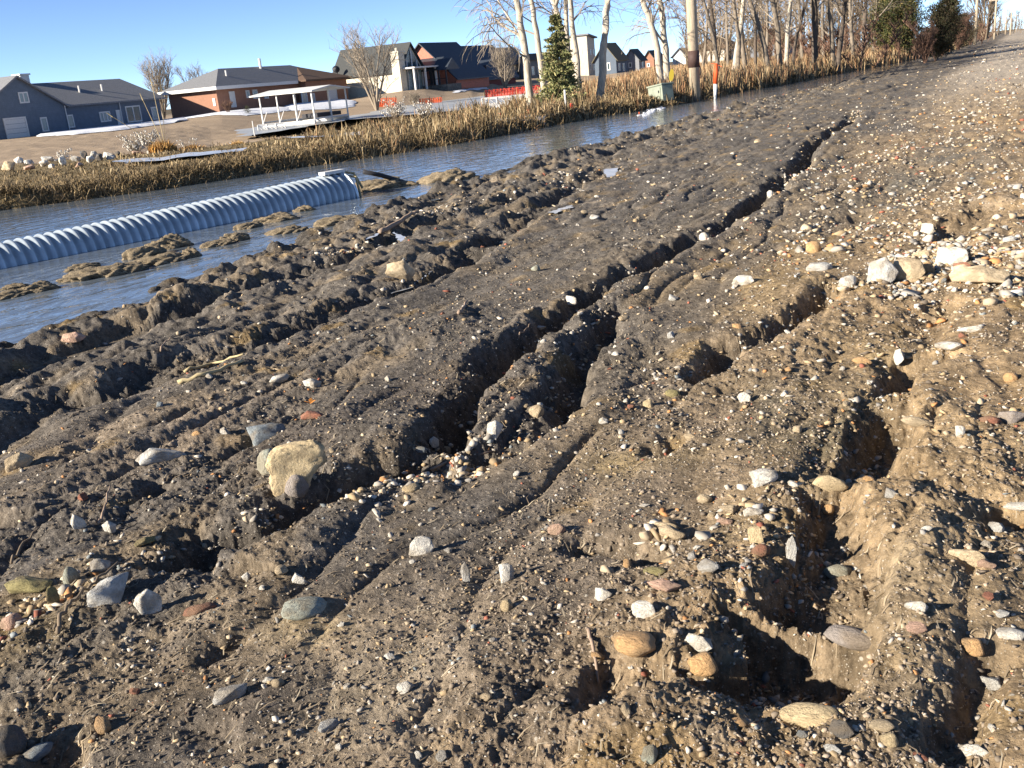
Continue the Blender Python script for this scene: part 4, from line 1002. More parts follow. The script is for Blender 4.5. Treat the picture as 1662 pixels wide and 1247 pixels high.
tag(scatter_mass('gravel', 2000, PROT, edgepos, lambda g, n, X, Y: (.010 + .035 * g.random(n) ** 3) * (.7 + .035 * np.hypot(X, Y)), gcol([2, 3, 3, 4, .6, .8, 1, 3, 6, 2]), M['gravel'], 9), 'washed pebbles among the clods at the edge of the water', 'gravel', kind='stuff')

# ---------------------------------------------------------------- mud clods standing in the water
def clod_mesh(seed):
    bm = bmesh.new(); bmesh.ops.create_icosphere(bm, subdivisions=5, radius=.5)
    co = np.array([v.co[:] for v in bm.verts]); o = seed * 5.7
    n = .16 * noise(co[:, 0] * 3 + o, co[:, 1] * 3 + co[:, 2] * 2, seed) + .10 * noise(co[:, 0] * 7 + co[:, 2] * 5, co[:, 1] * 7 + o, seed + 1) + .05 * noise(co[:, 0] * 17 - co[:, 2] * 11, co[:, 1] * 17 + o, seed + 2) + .03 * noise(co[:, 0] * 37 - co[:, 2] * 31, co[:, 1] * 35 + co[:, 2] * 9 + o, seed + 5)
    n += .06 * np.clip(.6 - cells(co[:, 0] * 4 + co[:, 2] * 2 + o, co[:, 1] * 4 + co[:, 2] * 2, seed), -1, 1) * 2
    co *= (1 + n * 2.0)[:, None]; co[:, 2] = np.where(co[:, 2] > 0, co[:, 2] ** .8 * .9, co[:, 2])
    for v, q in zip(bm.verts, co): v.co = q
    me = bpy.data.meshes.new('clod'); bm.to_mesh(me); bm.free(); me.materials.append(M['clod']); me.polygons.foreach_set('use_smooth', np.ones(len(me.polygons), bool)); return me
CL = [clod_mesh(i + 3) for i in range(6)]
CLODS = [(62,478,56,26,10,'small mud clod alone in the water nearest the left edge'), (8,487,70,18,8,'low dark mud hump cut by the left edge of the view'),
 (150,455,90,26,18,'broad flat mud clod at the left end of the clod row'), (195,450,80,30,18,'rough mud clod second from the left of the row'), (133,440,50,16,10,'thin mud crust behind the left end of the clod row'),
 (235,425,62,36,14,'blocky mud clod in front of the tallest one'), (275,412,66,40,14,'tallest mud clod of the row standing beside the pipe'), (262,432,90,26,14,'long low mud clod under the tallest one'),
 (310,424,34,28,10,'small rounded mud clod right of the tallest one'), (352,402,56,16,12,'low dark mud clod just right of the main row'), (378,398,50,26,12,'mud clod with a pale top below the pipe middle'),
 (403,375,44,20,14,'small mud clod close to the pipe'), (449,364,66,24,10,'domed mud clod between pipe and bank'), (468,382,60,20,8,'ragged low mud clod below the domed one'),
 (495,346,34,16,8,'small dark mud clod close to the pipe end'), (549,368,84,24,10,'long flat mud clod near the near bank'), (510,378,30,12,10,'tiny mud clod beside the long flat one'),
 (612,316,84,36,4,'big mud clod lying against the end of the pipe'), (655,305,50,14,6,'low mud spit under the trailing hose'), (728,302,84,36,8,'dark mud block at the tip of the near bank'), (25,470,40,12,8,'thin dark mud ridge behind the left edge clod')]
for i, (px, py, wp, hp, tl, lab) in enumerate(CLODS):
    p = at_z(px, py - hp * .25, WATER_Z); d = (p - Vector((0, 0, CAM_Z))).length; W = wp * d / F_PX; hh = hp * d / F_PX * 1.0
    o = bpy.data.objects.new('mud_clod', CL[i % 6]); COL.objects.link(o); o.location = (p.x, p.y, WATER_Z - hh * .12); o.scale = (W * .98, W * .62, hh)
    o.rotation_euler = (0, 0, math.atan2(-p.x, p.y) + R(tl) + (math.pi if i % 2 else 0)); tag(o, lab, 'mud clod', 'mud clods standing in the ditch water')

# ---------------------------------------------------------------- twigs and sticks on the soil
def stick(pts, r, m, label, name='twig', lift=.012, cat='twig'):
    P = []
    for a, b in pts:
        x, y, z, t = on_ground(a, b); P.append(Vector((x, y, z)))
    out = []
    for i in range(len(P) - 1):
        for k in range(5):
            q = P[i].lerp(P[i + 1], k / 5); q.z = max(q.z, Hs(q.x, q.y)) + lift + .006 * math.sin(k * 2.1 + i); out.append(q)
    q = P[-1].copy(); q.z += lift; out.append(q); n = len(out)
    return tag(MB().tube(out, [r * (1 - .5 * i / n) for i in range(n)], 6).build(name, M[m], smooth=True), label, cat)
stick([(162,855),(170,838),(180,795)], .005, 'twigm', 'thin forked pale twig on the ridge above the left gully')
A_, B_ = on_ground(700, 772), on_ground(800, 741); A_, B_ = Vector(A_[:3]), Vector(B_[:3])
tag(MB().tube([A_ + Vector((0, 0, .012)), A_.lerp(B_, .35) + Vector((0, 0, .022)), A_.lerp(B_, .7) + Vector((0, 0, .014)), B_ + Vector((0, 0, .012))], [.006, .007, .005, .003], 6).build('twig', M['twigm'], smooth=True), 'reddish brown twig lying across the rut fork', 'twig')
stick([(955,1030),(963,1060),(972,1118)], .0055, 'twigm', 'straight dry twig standing left of the large orange cobble')
stick([(96,1035),(100,1008),(118,985),(150,955),(178,930),(215,912)], .006, 'twigd', 'curved dark root beside the long pale slab')
stick([(20,920),(40,890),(66,862)], .005, 'twigd', 'dark thin root at the left edge')
stick([(290,624),(330,612),(395,588)], .014, 'straw', 'pale flattened reed stalk on the dark soil at left', 'reed_stalk', .006, 'reed stalk')
stick([(300,606),(345,594),(395,577)], .010, 'straw', 'thin yellow reed stalk above the pale flattened one', 'reed_stalk', .006, 'reed stalk')
stick([(262,575),(270,560),(282,552)], .006, 'twigm', 'short grey twig at the edge of the shaded rut')
stick([(745,512),(752,505),(758,492)], .012, 'twigm', 'short stump of brown stick on the middle ridge')
stick([(618,382),(640,372),(668,352),(680,350)], .03, 'twigm', 'bent tan root standing out of the clods near the water', 'root', .03, 'root')
stick([(842,553),(855,540),(862,530)], .004, 'twigm', 'fine straw in the main rut')
lx, ly, lz, lt = on_ground(505, 658)
mb = MB()
for i in range(3):
    a = i * 2.1; c_ = Vector((lx + .012 * math.cos(a), ly + .012 * math.sin(a), lz + .012)); u_ = Vector((math.cos(a), math.sin(a), .5)) * .018; v_ = Vector((-math.sin(a), math.cos(a), .3)) * .010
    mb.prism([c_ - u_, c_ - v_ + u_ * .2, c_ + u_, c_ + v_ + u_ * .2], (0, 0, .0015))
tag(mb.build('leaf', M['leaf']), 'crumpled rust orange leaf on the dark middle ridge', 'leaf')

# ---------------------------------------------------------------- grass
GC = {'olive': [(.16, .115, .055), (.24, .17, .085), (.10, .075, .04), (.31, .23, .125)], 'straw': [(.36, .27, .15), (.27, .195, .11), (.44, .35, .21), (.17, .12, .065)], 'rust': [(.32, .18, .09), (.38, .245, .13), (.24, .13, .07), (.42, .31, .18)]}
def blades(name, X, Y, Hh, Wd, pal, seed, lean=.5, label='', cat='grass', zoff=None, stuff=True, parent=None, droop=.35):
    g = np.random.default_rng(seed); n = len(X); Z = H(X, Y) - .01 if zoff is None else np.full(n, zoff)
    a = g.uniform(0, 2 * np.pi, n); la = g.uniform(0, 2 * np.pi, n); l = np.abs(g.normal(0, lean, n)) * Hh
    dx, dy = np.cos(la) * l, np.sin(la) * l; wx, wy = np.cos(a) * Wd, np.sin(a) * Wd; hm = Hh * .6
    ht = Hh * (1 - droop * g.random(n))
    V = np.stack([np.stack([X - wx, Y - wy, Z], 1), np.stack([X + wx, Y + wy, Z], 1), np.stack([X - wx * .8 + dx * .35, Y - wy * .8 + dy * .35, Z + hm], 1), np.stack([X + wx * .8 + dx * .35, Y + wy * .8 + dy * .35, Z + hm], 1), np.stack([X + dx, Y + dy, Z + ht], 1)], 1)
    Fc = np.array([[0, 1, 3], [0, 3, 2], [2, 3, 4]])[None] + (np.arange(n) * 5)[:, None, None]
    pal = np.array(pal); C = pal[g.integers(0, len(pal), n)] * g.uniform(.65, 1.25, (n, 1)); C = np.repeat(C, 5, 0)
    o = np_mesh(name, V.reshape(-1, 3), Fc.reshape(-1, 3), M['grass'], parent, attrs={'Col': np.clip(C, 0, .8)})
    if stuff: tag(o, label, cat, kind='stuff')
    return o
def far_edge(y): return np.interp(y, FE_Y, FE_X) + .45 * noise(np.full_like(y, 0) + np.interp(y, FE_Y, FE_X) * .35, y * .35, 5)
g = np.random.default_rng(3)
def bank_pts(n, y0, y1, back, pw=1.6, out=.12):
    Y = y0 * np.exp(g.random(n) * math.log(y1 / y0)); fe = np.interp(Y, FE_Y, FE_X); X = fe + .3 - g.random(n) ** pw * back
    fe2 = np.interp(Y, FE_Y, FE_X) + .45 * noise(X * .35, Y * .35, 5) + .2 * noise(X * 1.3, Y * 1.3, 6)
    k = (X < fe2 + out); az = np.degrees(np.arctan2(X, Y)); k &= (az > -60) & (az < 6); return X[k], Y[k]
X, Y = bank_pts(60000, 7, 48, 26, 1.7); d = np.hypot(X, Y); k = d < 45; X, Y, d = X[k], Y[k], d[k]
cl = .6 + .8 * sst(-.4, .5, fbm(X * .9, Y * .9, 2, 201))
blades('bank_grass', X, Y, (.04 + .10 * g.random(len(X))) * cl * (1 - .5 * sst(26, 34, d)), .0065 * (d / 16), GC['olive'] + [GC['straw'][1]], 31, 1.6, 'matted brown dead grass covering the far bank of the ditch', droop=.6)
X, Y = bank_pts(22000, 7, 60, 1.3, 1.0, .3); d = np.hypot(X, Y)
blades('bank_grass', X, Y, .10 + .20 * g.random(len(X)), .007 * (d / 16), GC['olive'] + GC['straw'][1:2], 32, 1.3, 'dead grass hanging over the lip of the far bank', droop=.9)
# clumped taller straw grass
def clumped(n, y0, y1, back, freq, thr, seed, dmax=70, azmin=-60, azmax=6, out=.1):
    X, Y = bank_pts(n, y0, y1, back, 1.3, out); az = np.degrees(np.arctan2(X, Y)); k = (noise(X * freq, Y * freq, seed) > thr) & (np.hypot(X, Y) < dmax) & (az > azmin) & (az < azmax); return X[k], Y[k]
X, Y = clumped(26000, 10, 34, 12, .8, .18, 211, 36, -50, -30); d = np.hypot(X, Y)
blades('tall_grass', X, Y, (.07 + .15 * g.random(len(X))), .007 * (d / 16), GC['straw'], 33, .9, 'straw coloured grass tufts along the middle of the far bank', droop=.6)
X, Y = clumped(70000, 17, 60, 12, .6, .04, 212, 62, -38, -4, .3); d = np.hypot(X, Y); az = np.degrees(np.arctan2(X, Y))
blades('tall_grass', X, Y, (.15 + .58 * g.random(len(X)) ** 1.8) * (.55 + .45 * sst(-37, -29, az)) * (.45 + .9 * sst(-.4, .5, noise(X * .8, Y * .8, 233))), .0075 * (d / 18), GC['straw'] + GC['rust'][:2] + GC['olive'], 34, .65, 'golden tall grass around the spruce and pale trees', droop=.6)
X, Y = clumped(60000, 36, 150, 45, .12, -.6, 213, 170, -24, -1, .0); d = np.hypot(X, Y)
blades('tall_grass', X, Y, (.5 + .6 * g.random(len(X))), .0075 * (d / 20), GC['rust'] + GC['straw'][:2], 35, .22, 'rust coloured marsh grass in front of the wood')
X, Y = clumped(9000, 12, 40, 6, .5, -.2, 214, 45, -37, -8, .9); d = np.hypot(X, Y)
blades('tall_grass', X, Y, (.2 + .35 * g.random(len(X))), .0075 * (d / 18), GC['straw'] + GC['olive'][:2], 36, .5, 'straw grass standing in the shallow water at the bank foot')
def tussock(px, py, d, rad, hh, pal, label, n=700, name='grass_tussock', cat='grass tussock', grp=None):
    p = at_dist(px, py, d); a = g.uniform(0, 6.28, n); r = rad * np.sqrt(g.random(n)); X = p.x + r * np.cos(a); Y = p.y + r * np.sin(a)
    o = blades(name, X, Y, hh * (1 - .45 * r / rad) * g.uniform(.7, 1.1, n), np.full(n, .0075 * d / 18), pal, int(px), .35, stuff=False); tag(o, label, cat, grp)
tussock(265,247,33,.42,.55,[(.55,.30,.08),(.48,.28,.10),(.38,.22,.08)],'bright golden grass tussock right of the rubble row')
tussock(310,243,34,.5,.32,[(.42,.24,.09),(.30,.18,.07)],'low rusty grass tussock beside the bright golden one')
tussock(342,238,35,.5,.34,[(.42,.24,.09),(.30,.20,.09)],'rusty grass tussock, middle of the three by the frozen puddle')
tussock(384,232,35,.30,.42,[(.55,.34,.12),(.42,.26,.10)],'small golden tussock at the end of the frozen puddle')
def weed(px, py, d, hh, seed, label, n=16, m='twig', heads=True):
    rr = random.Random(seed); p = at_dist(px, py, d); p.z = Hs(p.x, p.y); mb = MB(); hd = MB()
    for i in range(n):
        a = rr.uniform(0, 6.28); l = rr.uniform(.1, .5) * hh; h2 = hh * rr.uniform(.5, 1)
        t = p + Vector((math.cos(a) * l, math.sin(a) * l, h2)); mid = p + Vector((math.cos(a) * l * .3, math.sin(a) * l * .3, h2 * .55))
        mb.tube([p + Vector((rr.uniform(-.1, .1), rr.uniform(-.1, .1), -.03)), mid, t], [.011, .009, .006], 3)
        for k in range(3):
            b = a + rr.uniform(-1.5, 1.5); s = mid.lerp(t, rr.uniform(.1, .9)); e_ = s + Vector((math.cos(b), math.sin(b), .6)) * hh * .16
            mb.tube([s, e_], [.006, .004], 3)
            if heads:
                q = e_; hd.prism([q + Vector((-.018, 0, -.018)), q + Vector((.018, 0, -.018)), q + Vector((0, 0, .024))], (.01, .025, 0))
    e = empty('dead_weed', p); tag(e, label, 'weed')
    k = len(mb.v); nf = len(mb.f); mb.v += hd.v; mb.f += [tuple(i + k for i in q) for q in hd.f]
    o = mb.build('stems', M[m], e); o.location = -p; o.data.materials.append(M['limestone_white'])
    for i in range(nf, len(o.data.polygons)): o.data.polygons[i].material_index = 1
weed(220,246,36,.95,1,'bushy dead weed with white seed heads right of the rubble',46)
weed(75,226,40,.5,2,'small dead weed with pale heads below the garage door',22)
weed(245,250,34,.8,3,'dead weed tangle between rubble and golden tussock',30)
weed(305,228,40,.9,4,'dead weed with white heads left of the boat lift',26)
weed(385,214,42,.7,5,'thin dead weed standing against the beach left of the boat lift',16)
weed(100,240,38,.6,6,'pale dead weed behind the rubble row',20)
weed(640,190,33,.9,7,'bushy pale weed on the bank below the cream house',40)
weed(690,186,33,.8,8,'pale weed on the bank below the bright red house',34)
weed(548,205,38,.6,9,'short weed at the right foot of the boat lift',20)
rc = at_dist(268, 238, 33); rc.z = Hs(rc.x, rc.y); mb = MB()
for px, py in ((232,163),(247,140),(183,190),(262,150)):
    q = at_dist(px, py, 33); mb.tube([rc, rc.lerp(q, .5) + Vector((0, 0, .05)), q], [.011, .01, .006], 4); mb.tube([q, q + (q - rc).normalized() * .22], [.02, .005], 4)
tag(mb.build('tall_reed', M['straw']), 'few tall thin reed stalks leaning left above the golden tussock', 'reeds')

# ---------------------------------------------------------------- rubble row and other rocks beyond the water
RUB = [(12,268,34,26,'tan_stone'),(30,262,22,20,'limestone_white'),(45,266,30,14,'pink_stone'),(42,256,20,26,'pale_grey_stone'),(66,262,30,14,'limestone_white'),(75,256,34,18,'limestone_white'),(82,266,18,12,'pale_grey_stone'),(100,262,16,22,'limestone_white'),(112,250,18,20,'dark_stone'),
 (122,256,20,22,'pale_grey_stone'),(126,264,22,14,'pink_stone'),(135,252,20,24,'dark_stone'),(146,258,18,20,'limestone_white'),(152,252,16,22,'pale_grey_stone'),(160,256,18,18,'dark_stone'),(172,248,30,18,'limestone_white'),(178,254,24,14,'pale_grey_stone'),(190,248,16,14,'dark_stone'),(105,244,18,12,'dark_stone'),(222,246,26,10,'pink_stone'),(245,244,24,12,'pale_grey_stone'),(3,258,20,16,'pale_grey_stone')]
def far_rock(px, py, wp, hp, m, d, lab, grp, name='rubble_rock', cat='rock'):
    p = at_dist(px, py, d); z = Hs(p.x, p.y); o = rock('block' if rnd.random() < .6 else 'chip', rnd.randrange(7), m, name); W = wp * d / F_PX * .75; hh = hp * d / F_PX * .58
    o.scale = (W * 1.1, W * .8, hh * 1.15); o.location = (p.x, p.y, z + hh * .42); o.rotation_euler = (rnd.uniform(-.4, .4), rnd.uniform(-.4, .4), rnd.uniform(0, 3)); tag(o, lab, cat, grp)
RL = {'limestone_white': 'white rough rubble rock in the row between bank and beach', 'pale_grey_stone': 'grey rubble rock in the row between bank and beach', 'dark_stone': 'dark rubble rock in the row between bank and beach', 'pink_stone': 'pinkish rubble rock in the row between bank and beach', 'tan_stone': 'tan rubble rock at the left end of the row by the beach'}
for px, py, wp, hp, m in RUB: far_rock(px, py - 5, wp, hp, m, 1.28 * F_PX / max(20, (py - 5) - (123.4 + (831 - px) * .0945)), RL[m], {'limestone_white': 'white rubble rocks', 'pale_grey_stone': 'grey rubble rocks', 'dark_stone': 'dark rubble rocks', 'pink_stone': 'pink rubble rocks', 'tan_stone': None}[m])
for px, py, wp in ((425,216,24),(445,214,18),(462,212,30),(480,213,16),(500,211,22),(520,209,24),(536,208,14),(632,192,28),(645,190,18),(610,200,22)):
    far_rock(px, py, wp, 9, 'tan_stone' if px % 2 else 'limestone_white', 1.28 * F_PX / (py - (123.4 + (831 - px) * .0945)), 'pale flat rock at the lake edge below the boat lift', 'pale flat rocks at the lake edge')

# ---------------------------------------------------------------- boat lift, docks, fences, markers
def boat_lift():
    d = 75; F = Foot.__new__(Foot); p = at_dist(512, 199, d); F.X0, F.Y0, F.z = p.x, p.y, LAKE_Z
    v = ray(428, 204); F.X1 = v.x / v.y * F.Y0; v = ray(566, 193); F.Y1 = v.y / v.x * F.X0
    e = empty('boat_lift', (0, 0, 0)); tag(e, 'white boat lift with slender posts and a flat pale canopy on the ice', 'boat lift')
    ez = F.left(411, 158)[1]; z0 = LAKE_Z - .1
    xs = np.linspace(F.X1, F.X0, 4); ysr = np.linspace(F.Y0, F.Y1, 3)
    for x in xs:
        for y in (F.Y0, F.Y1): MB().box((x - .045, y - .045, z0), (x + .045, y + .045, ez + .1)).build('post', M['white'], e)
    for y in ysr[1:-1]: MB().box((F.X0 - .045, y - .045, z0), (F.X0 + .045, y + .045, ez + .1)).build('post', M['white'], e)
    ym = (F.Y0 + F.Y1) / 2; a, b = F.X1 - .7, F.X0 + .3
    cp = MB()
    for s, y in ((-1, F.Y0 - .3), (1, F.Y1 + .3)): cp.prism([(a, y, ez), (a, ym, ez + .28), (a, ym, ez + .37), (a, y, ez + .09)], (b - a, 0, 0))
    cp.build('canopy', M['white'], e)
    fr = MB()
    for y in (F.Y0 - .06, F.Y1 + .06): fr.box((F.X1, y - .05, z0 + .12), (F.X0, y + .05, z0 + .36))
    for x in xs: fr.box((x - .05, F.Y0, z0 + .38), (x + .05, F.Y1, z0 + .5))
    fr.build('frame', M['white'], e)
    MB().box((F.X0 - 1.6, F.Y0 + .6, z0 + .52), (F.X0 - .2, F.Y1 - .6, z0 + .8)).build('bunk', M['dark'], e)
    rl = MB()
    for x in xs[:-1]: rl.tube([(x, F.Y0, z0 + .4), (x + .5, F.Y0, z0 + 1.2)], .03, 4)
    rl.build('brace', M['white'], e); finish(e)
boat_lift()
def dock(px0, py0, px1, py1, d, wd, label, m='white', z=.35, legs=4):
    a = at_dist(px0, py0, d); b = at_dist(px1, py1, d); g0 = LAKE_Z; a.z = b.z = g0 + z
    u = (b - a).normalized(); v = Vector((-u.y, u.x, 0)) * wd
    e = empty('dock', (0, 0, 0)); tag(e, label, 'dock')
    MB().prism([a, b, b + v, a + v], (0, 0, .12)).build('deck', M[m], e)
    fr = MB(); 
    for k in range(legs * 2): q = a.lerp(b, (k + .5) / (legs * 2)); q2 = a.lerp(b, (k + 1.4) / (legs * 2)); fr.tube([q + Vector((0, 0, -.02)), q2 + Vector((0, 0, -.30))], .035, 4)
    fr.prism([a - Vector((0, 0, .35)), b - Vector((0, 0, .35)), b - Vector((0, 0, .35)) + v * .08, a - Vector((0, 0, .35)) + v * .08], (0, 0, .07)).build('truss', M[m], e)
    for k in range(legs):
        q = a.lerp(b, k / (legs - 1)); MB().tube([q + Vector((0, 0, .1)), Vector((q.x, q.y, g0 - .25))], .05, 5).build('leg', M[m], e)
    finish(e)
dock(781,150,853,143,70,1.6,'white dock section lying on the ice in front of the red snow fence', z=.62)
dock(776,170,826,158,60,1.8,'white dock section stranded nearest the far bank')
dock(940,137,972,132,85,1.5,'white dock frame seen between spruce and leaning tree', z=.5)
dock(1028,129,1066,122,90,1.5,'white dock far out right of the leaning tree', z=.6)
dock(1036,122,1068,115,120,1.5,'thin white dock behind the leaning tree, farthest of all', z=1.0)
dock(418,205,462,200,72,.8,'low white beam dock under the boat lift', z=.25)
def fence(pts, d, hh, label, m='redn'):
    e = empty('snow_fence', (0, 0, 0)); tag(e, label, 'fence'); P = [at_dist(a, b, d) for a, b in pts]
    for q in P: q.z = Hs(q.x, q.y)
    mb = MB(); n = 26
    for i in range(len(P) - 1):
        for k in range(n):
            a = P[i].lerp(P[i + 1], k / n); b = P[i].lerp(P[i + 1], (k + .62) / n); off = .06 * math.sin(k * 1.3)
            up = Vector((off, 0, hh * (.85 + .12 * math.sin(k * .9)))); mb.prism([a, b, b + up, a + up], (.03, .0, 0))
        for f_ in (.15, .5, .85):
            a, b = P[i] + Vector((.02, 0, hh * f_)), P[i + 1] + Vector((.02, 0, hh * f_)); mb.prism([a, b, b + Vector((0, 0, .05)), a + Vector((0, 0, .05))], (.04, 0, 0))
    mb.build('netting', M[m], e)
    for q in P: MB().tube([q - Vector((0, 0, .3)), q + Vector((0, 0, hh + .12))], .035, 5).build('post', M['dark'], e)
    finish(e)
fence([(612,166),(628,163),(643,161)], 112, 1.0, 'sagging orange snow fence below the cream chimney', 'orange')
fence([(680,160),(697,157),(716,154)], 112, .8, 'low orange snow fence below the porch of the bright red house', 'orange')
fence([(786,146),(810,143),(835,140),(875,136)], 112, 1.1, 'long red snow fence behind the white docks left of the spruce')
fence([(946,130),(968,127)], 105, .8, 'short red snow fence right of the spruce')
def stake(px, py, hpx, d, m, label, r=.035, tiltx=0, cat='stake', name='stake'):
    p = at_dist(px, py, d); p.z = Hs(p.x, p.y) if d < 60 else p.z; hh = hpx * d / F_PX
    tag(MB().tube([p - Vector((0, 0, .3)), p + Vector((tiltx, 0, hh))], [r, r * .9], 6).build(name, M[m]), label, cat)
stake(918,170,34,33,'white','white stake in the grass right of the spruce')
stake(762,164,24,55,'white','pale stake, left of the pair by the stranded dock')
stake(768,162,24,55,'white','pale stake, right of the pair by the stranded dock')
stake(412,212,14,60,'white','thin white stake left of the boat lift')
stake(858,190,14,32,'redn','red flag stake in the golden grass below the first pale tree',.05)
stake(812,194,10,32,'redn','small red flag stake at the left end of the golden grass',.05)
stake(928,180,14,32,'redn','red flag stake right of the white stake',.05)
stake(1032,186,16,33,'orange','thin orange stake leaning in the rapid water',.02,.12)
# cabinet, paddle marker, orange and white marker, pole
c_ = at_dist(1073, 155, 37); zc = max(Hs(c_.x, c_.y), -.2) + .05
e = empty('utility_cabinet', (c_.x, c_.y, zc), R(-38)); tag(e, 'pale green utility cabinet tilted in the grass at the water edge', 'cabinet'); e.rotation_euler.y = R(-6); e.scale = (.9, .85, .85)
cab = MB().box((-.5, -.28, -.2), (.5, .28, .46)).build('body', M['green'], e, bevel=.015)
MB().box((-.54, -.32, .463), (.54, .32, .53)).build('lid', M['green'], e, bevel=.015)
MB().box((-.40, -.31, .02), (.40, -.283, .38)).build('door', M['green'], e, bevel=.01)
MB().box((.28, -.335, .16), (.33, -.312, .26)).build('handle', M['dark'], e)
stake(1122,150,0,30,'dark','x') if False else None
p = at_dist(1086, 155, 37.5); p.z = max(Hs(p.x, p.y), -.25); e = empty('marker_paddle', p); tag(e, 'yellow oval paddle marker leaning beside the green cabinet', 'marker'); e.rotation_euler = (0, R(8), R(25))
MB().tube([(0, 0, -.2), (0, 0, .62)], .02, 6).build('rod', M['straw'], e)
pts = [(.085 * math.cos(t), -.012, .80 + .22 * math.sin(t)) for t in np.linspace(0, 2 * math.pi, 20, endpoint=False)]
MB().prism(pts, (0, .03, 0)).build('paddle', M['yellow'], e)
p = at_dist(1160, 146, 39); p.z = max(Hs(p.x, p.y), -.28) - .02; e = empty('marker_post', p); tag(e, 'bent marker post with orange upper half and white foot right of the wooden pole', 'marker')
hh = 1.28; MB().tube([(0, 0, -.1), (.01, 0, .12), (.035, 0, .55)], [.045, .06, .075], 8).build('white_foot', M['white'], e, smooth=True)
MB().tube([(.035, 0, .552), (.075, 0, 1.0), (.085, 0, hh)], [.085, .10, .06], 8).build('orange_sleeve', M['orange'], e, smooth=True)
MB().tube([(-.12, 0, hh + .02), (.06, .0, hh - .02), (.3, 0, hh - .14)], [.006, .014, .008], 5).build('top_bar', M['orange'], e)
def pole(px, py, d, hh, r, label, z=None, band=False, arm=False, tilt=0.0):
    p = at_dist(px, py, d); p.z = max(Hs(p.x, p.y), -.3) if z is None else z; e = empty('utility_pole', p); tag(e, label, 'utility pole', None)
    MB().tube([(0, 0, -.5), (0, 0, hh * .3), (0, 0, hh)], [r, r * .93, r * .72], 16).build('shaft', M['wood'], e, smooth=True)
    if band:
        zb = [1.2 + .0, 1.2 + .0]; h0 = (py - 94) * d / F_PX; h1 = (py - 70) * d / F_PX
        MB().tube([(0, 0, h0), (0, 0, h1)], [r * .985 + .012, r * .975 + .012], 16).build('band', M['band'], e, smooth=True)
        MB().tube([(r + .01, 0, h0 + .05), (r + .05, 0, h0 - .12), (r + .02, 0, h0 - .3)], .02, 5).build('bracket', M['dark'], e)
    if arm:
        MB().box((-1.1, -.06, hh - .55), (1.1, .06, hh - .42)).build('crossarm', M['wood'], e)
        for k in (-1, -.5, .5, 1): MB().tube([(k, 0, hh - .42), (k, 0, hh - .22)], .05, 6).build('insulator', M['white'], e)
    e.rotation_euler = (0, tilt, 0); return e
pole(1128,143,39,10.5,.205,'thick wooden pole with a dark brown band at the water edge', band=True, tilt=R(-.6))
pole(1583,62,130,9,.17,'tall wooden pole right of the brown brush, nearest of the distant line', arm=True)
pole(1614,58,190,6.6,.17,'wooden pole with crossarm, second of the distant line', arm=True)
pole(1632,54,330,7.5,.16,'small far pole between the second pole and the dark hedge', arm=True)
pole(1640,52,260,5.0,.16,'short pale pole at the edge of the dark hedge')
pole(1648,50,400,6,.15,'tiny pole farthest along the road', arm=True)

# ---------------------------------------------------------------- bare trees
def grow(mb, tw, p, d, L, r, depth, rr, droop=0., maxd=4, r_min=.012):
    """one limb as a bent tube, then its children"""
    n = 4 if depth < 2 else 3; pts = [p.copy()]; q = p.copy(); dd = d.copy()
    for i in range(n):
        dd = (dd + Vector((rr.gauss(0, .13), rr.gauss(0, .13), rr.gauss(0, .08) + (.10 if depth < 2 else -droop * .3)))).normalized(); q = q + dd * (L / n); pts.append(q.copy())
    rad = [max(r * (1 - .55 * i / n), .006) for i in range(n + 1)]
    (mb if r > .05 else tw).tube(pts, rad, 6 if r > .05 else 3, cap=False)
    if depth >= maxd: return
    k = {1: 6, 2: 6, 3: 5}.get(depth, 4)
    for i in range(k):
        t = rr.uniform(.25, 1); idx = min(int(t * n), n - 1); s = pts[idx].lerp(pts[idx + 1], t * n - idx)
        ax = Vector((rr.gauss(0, 1), rr.gauss(0, 1), rr.gauss(0, .5) + .25)).normalized(); nd = (dd * .9 + ax * .85).normalized()
        grow(mb, tw, s, nd, L * rr.uniform(.45, .68), max(r * rr.uniform(.38, .55), .008), depth + 1, rr, droop, maxd)
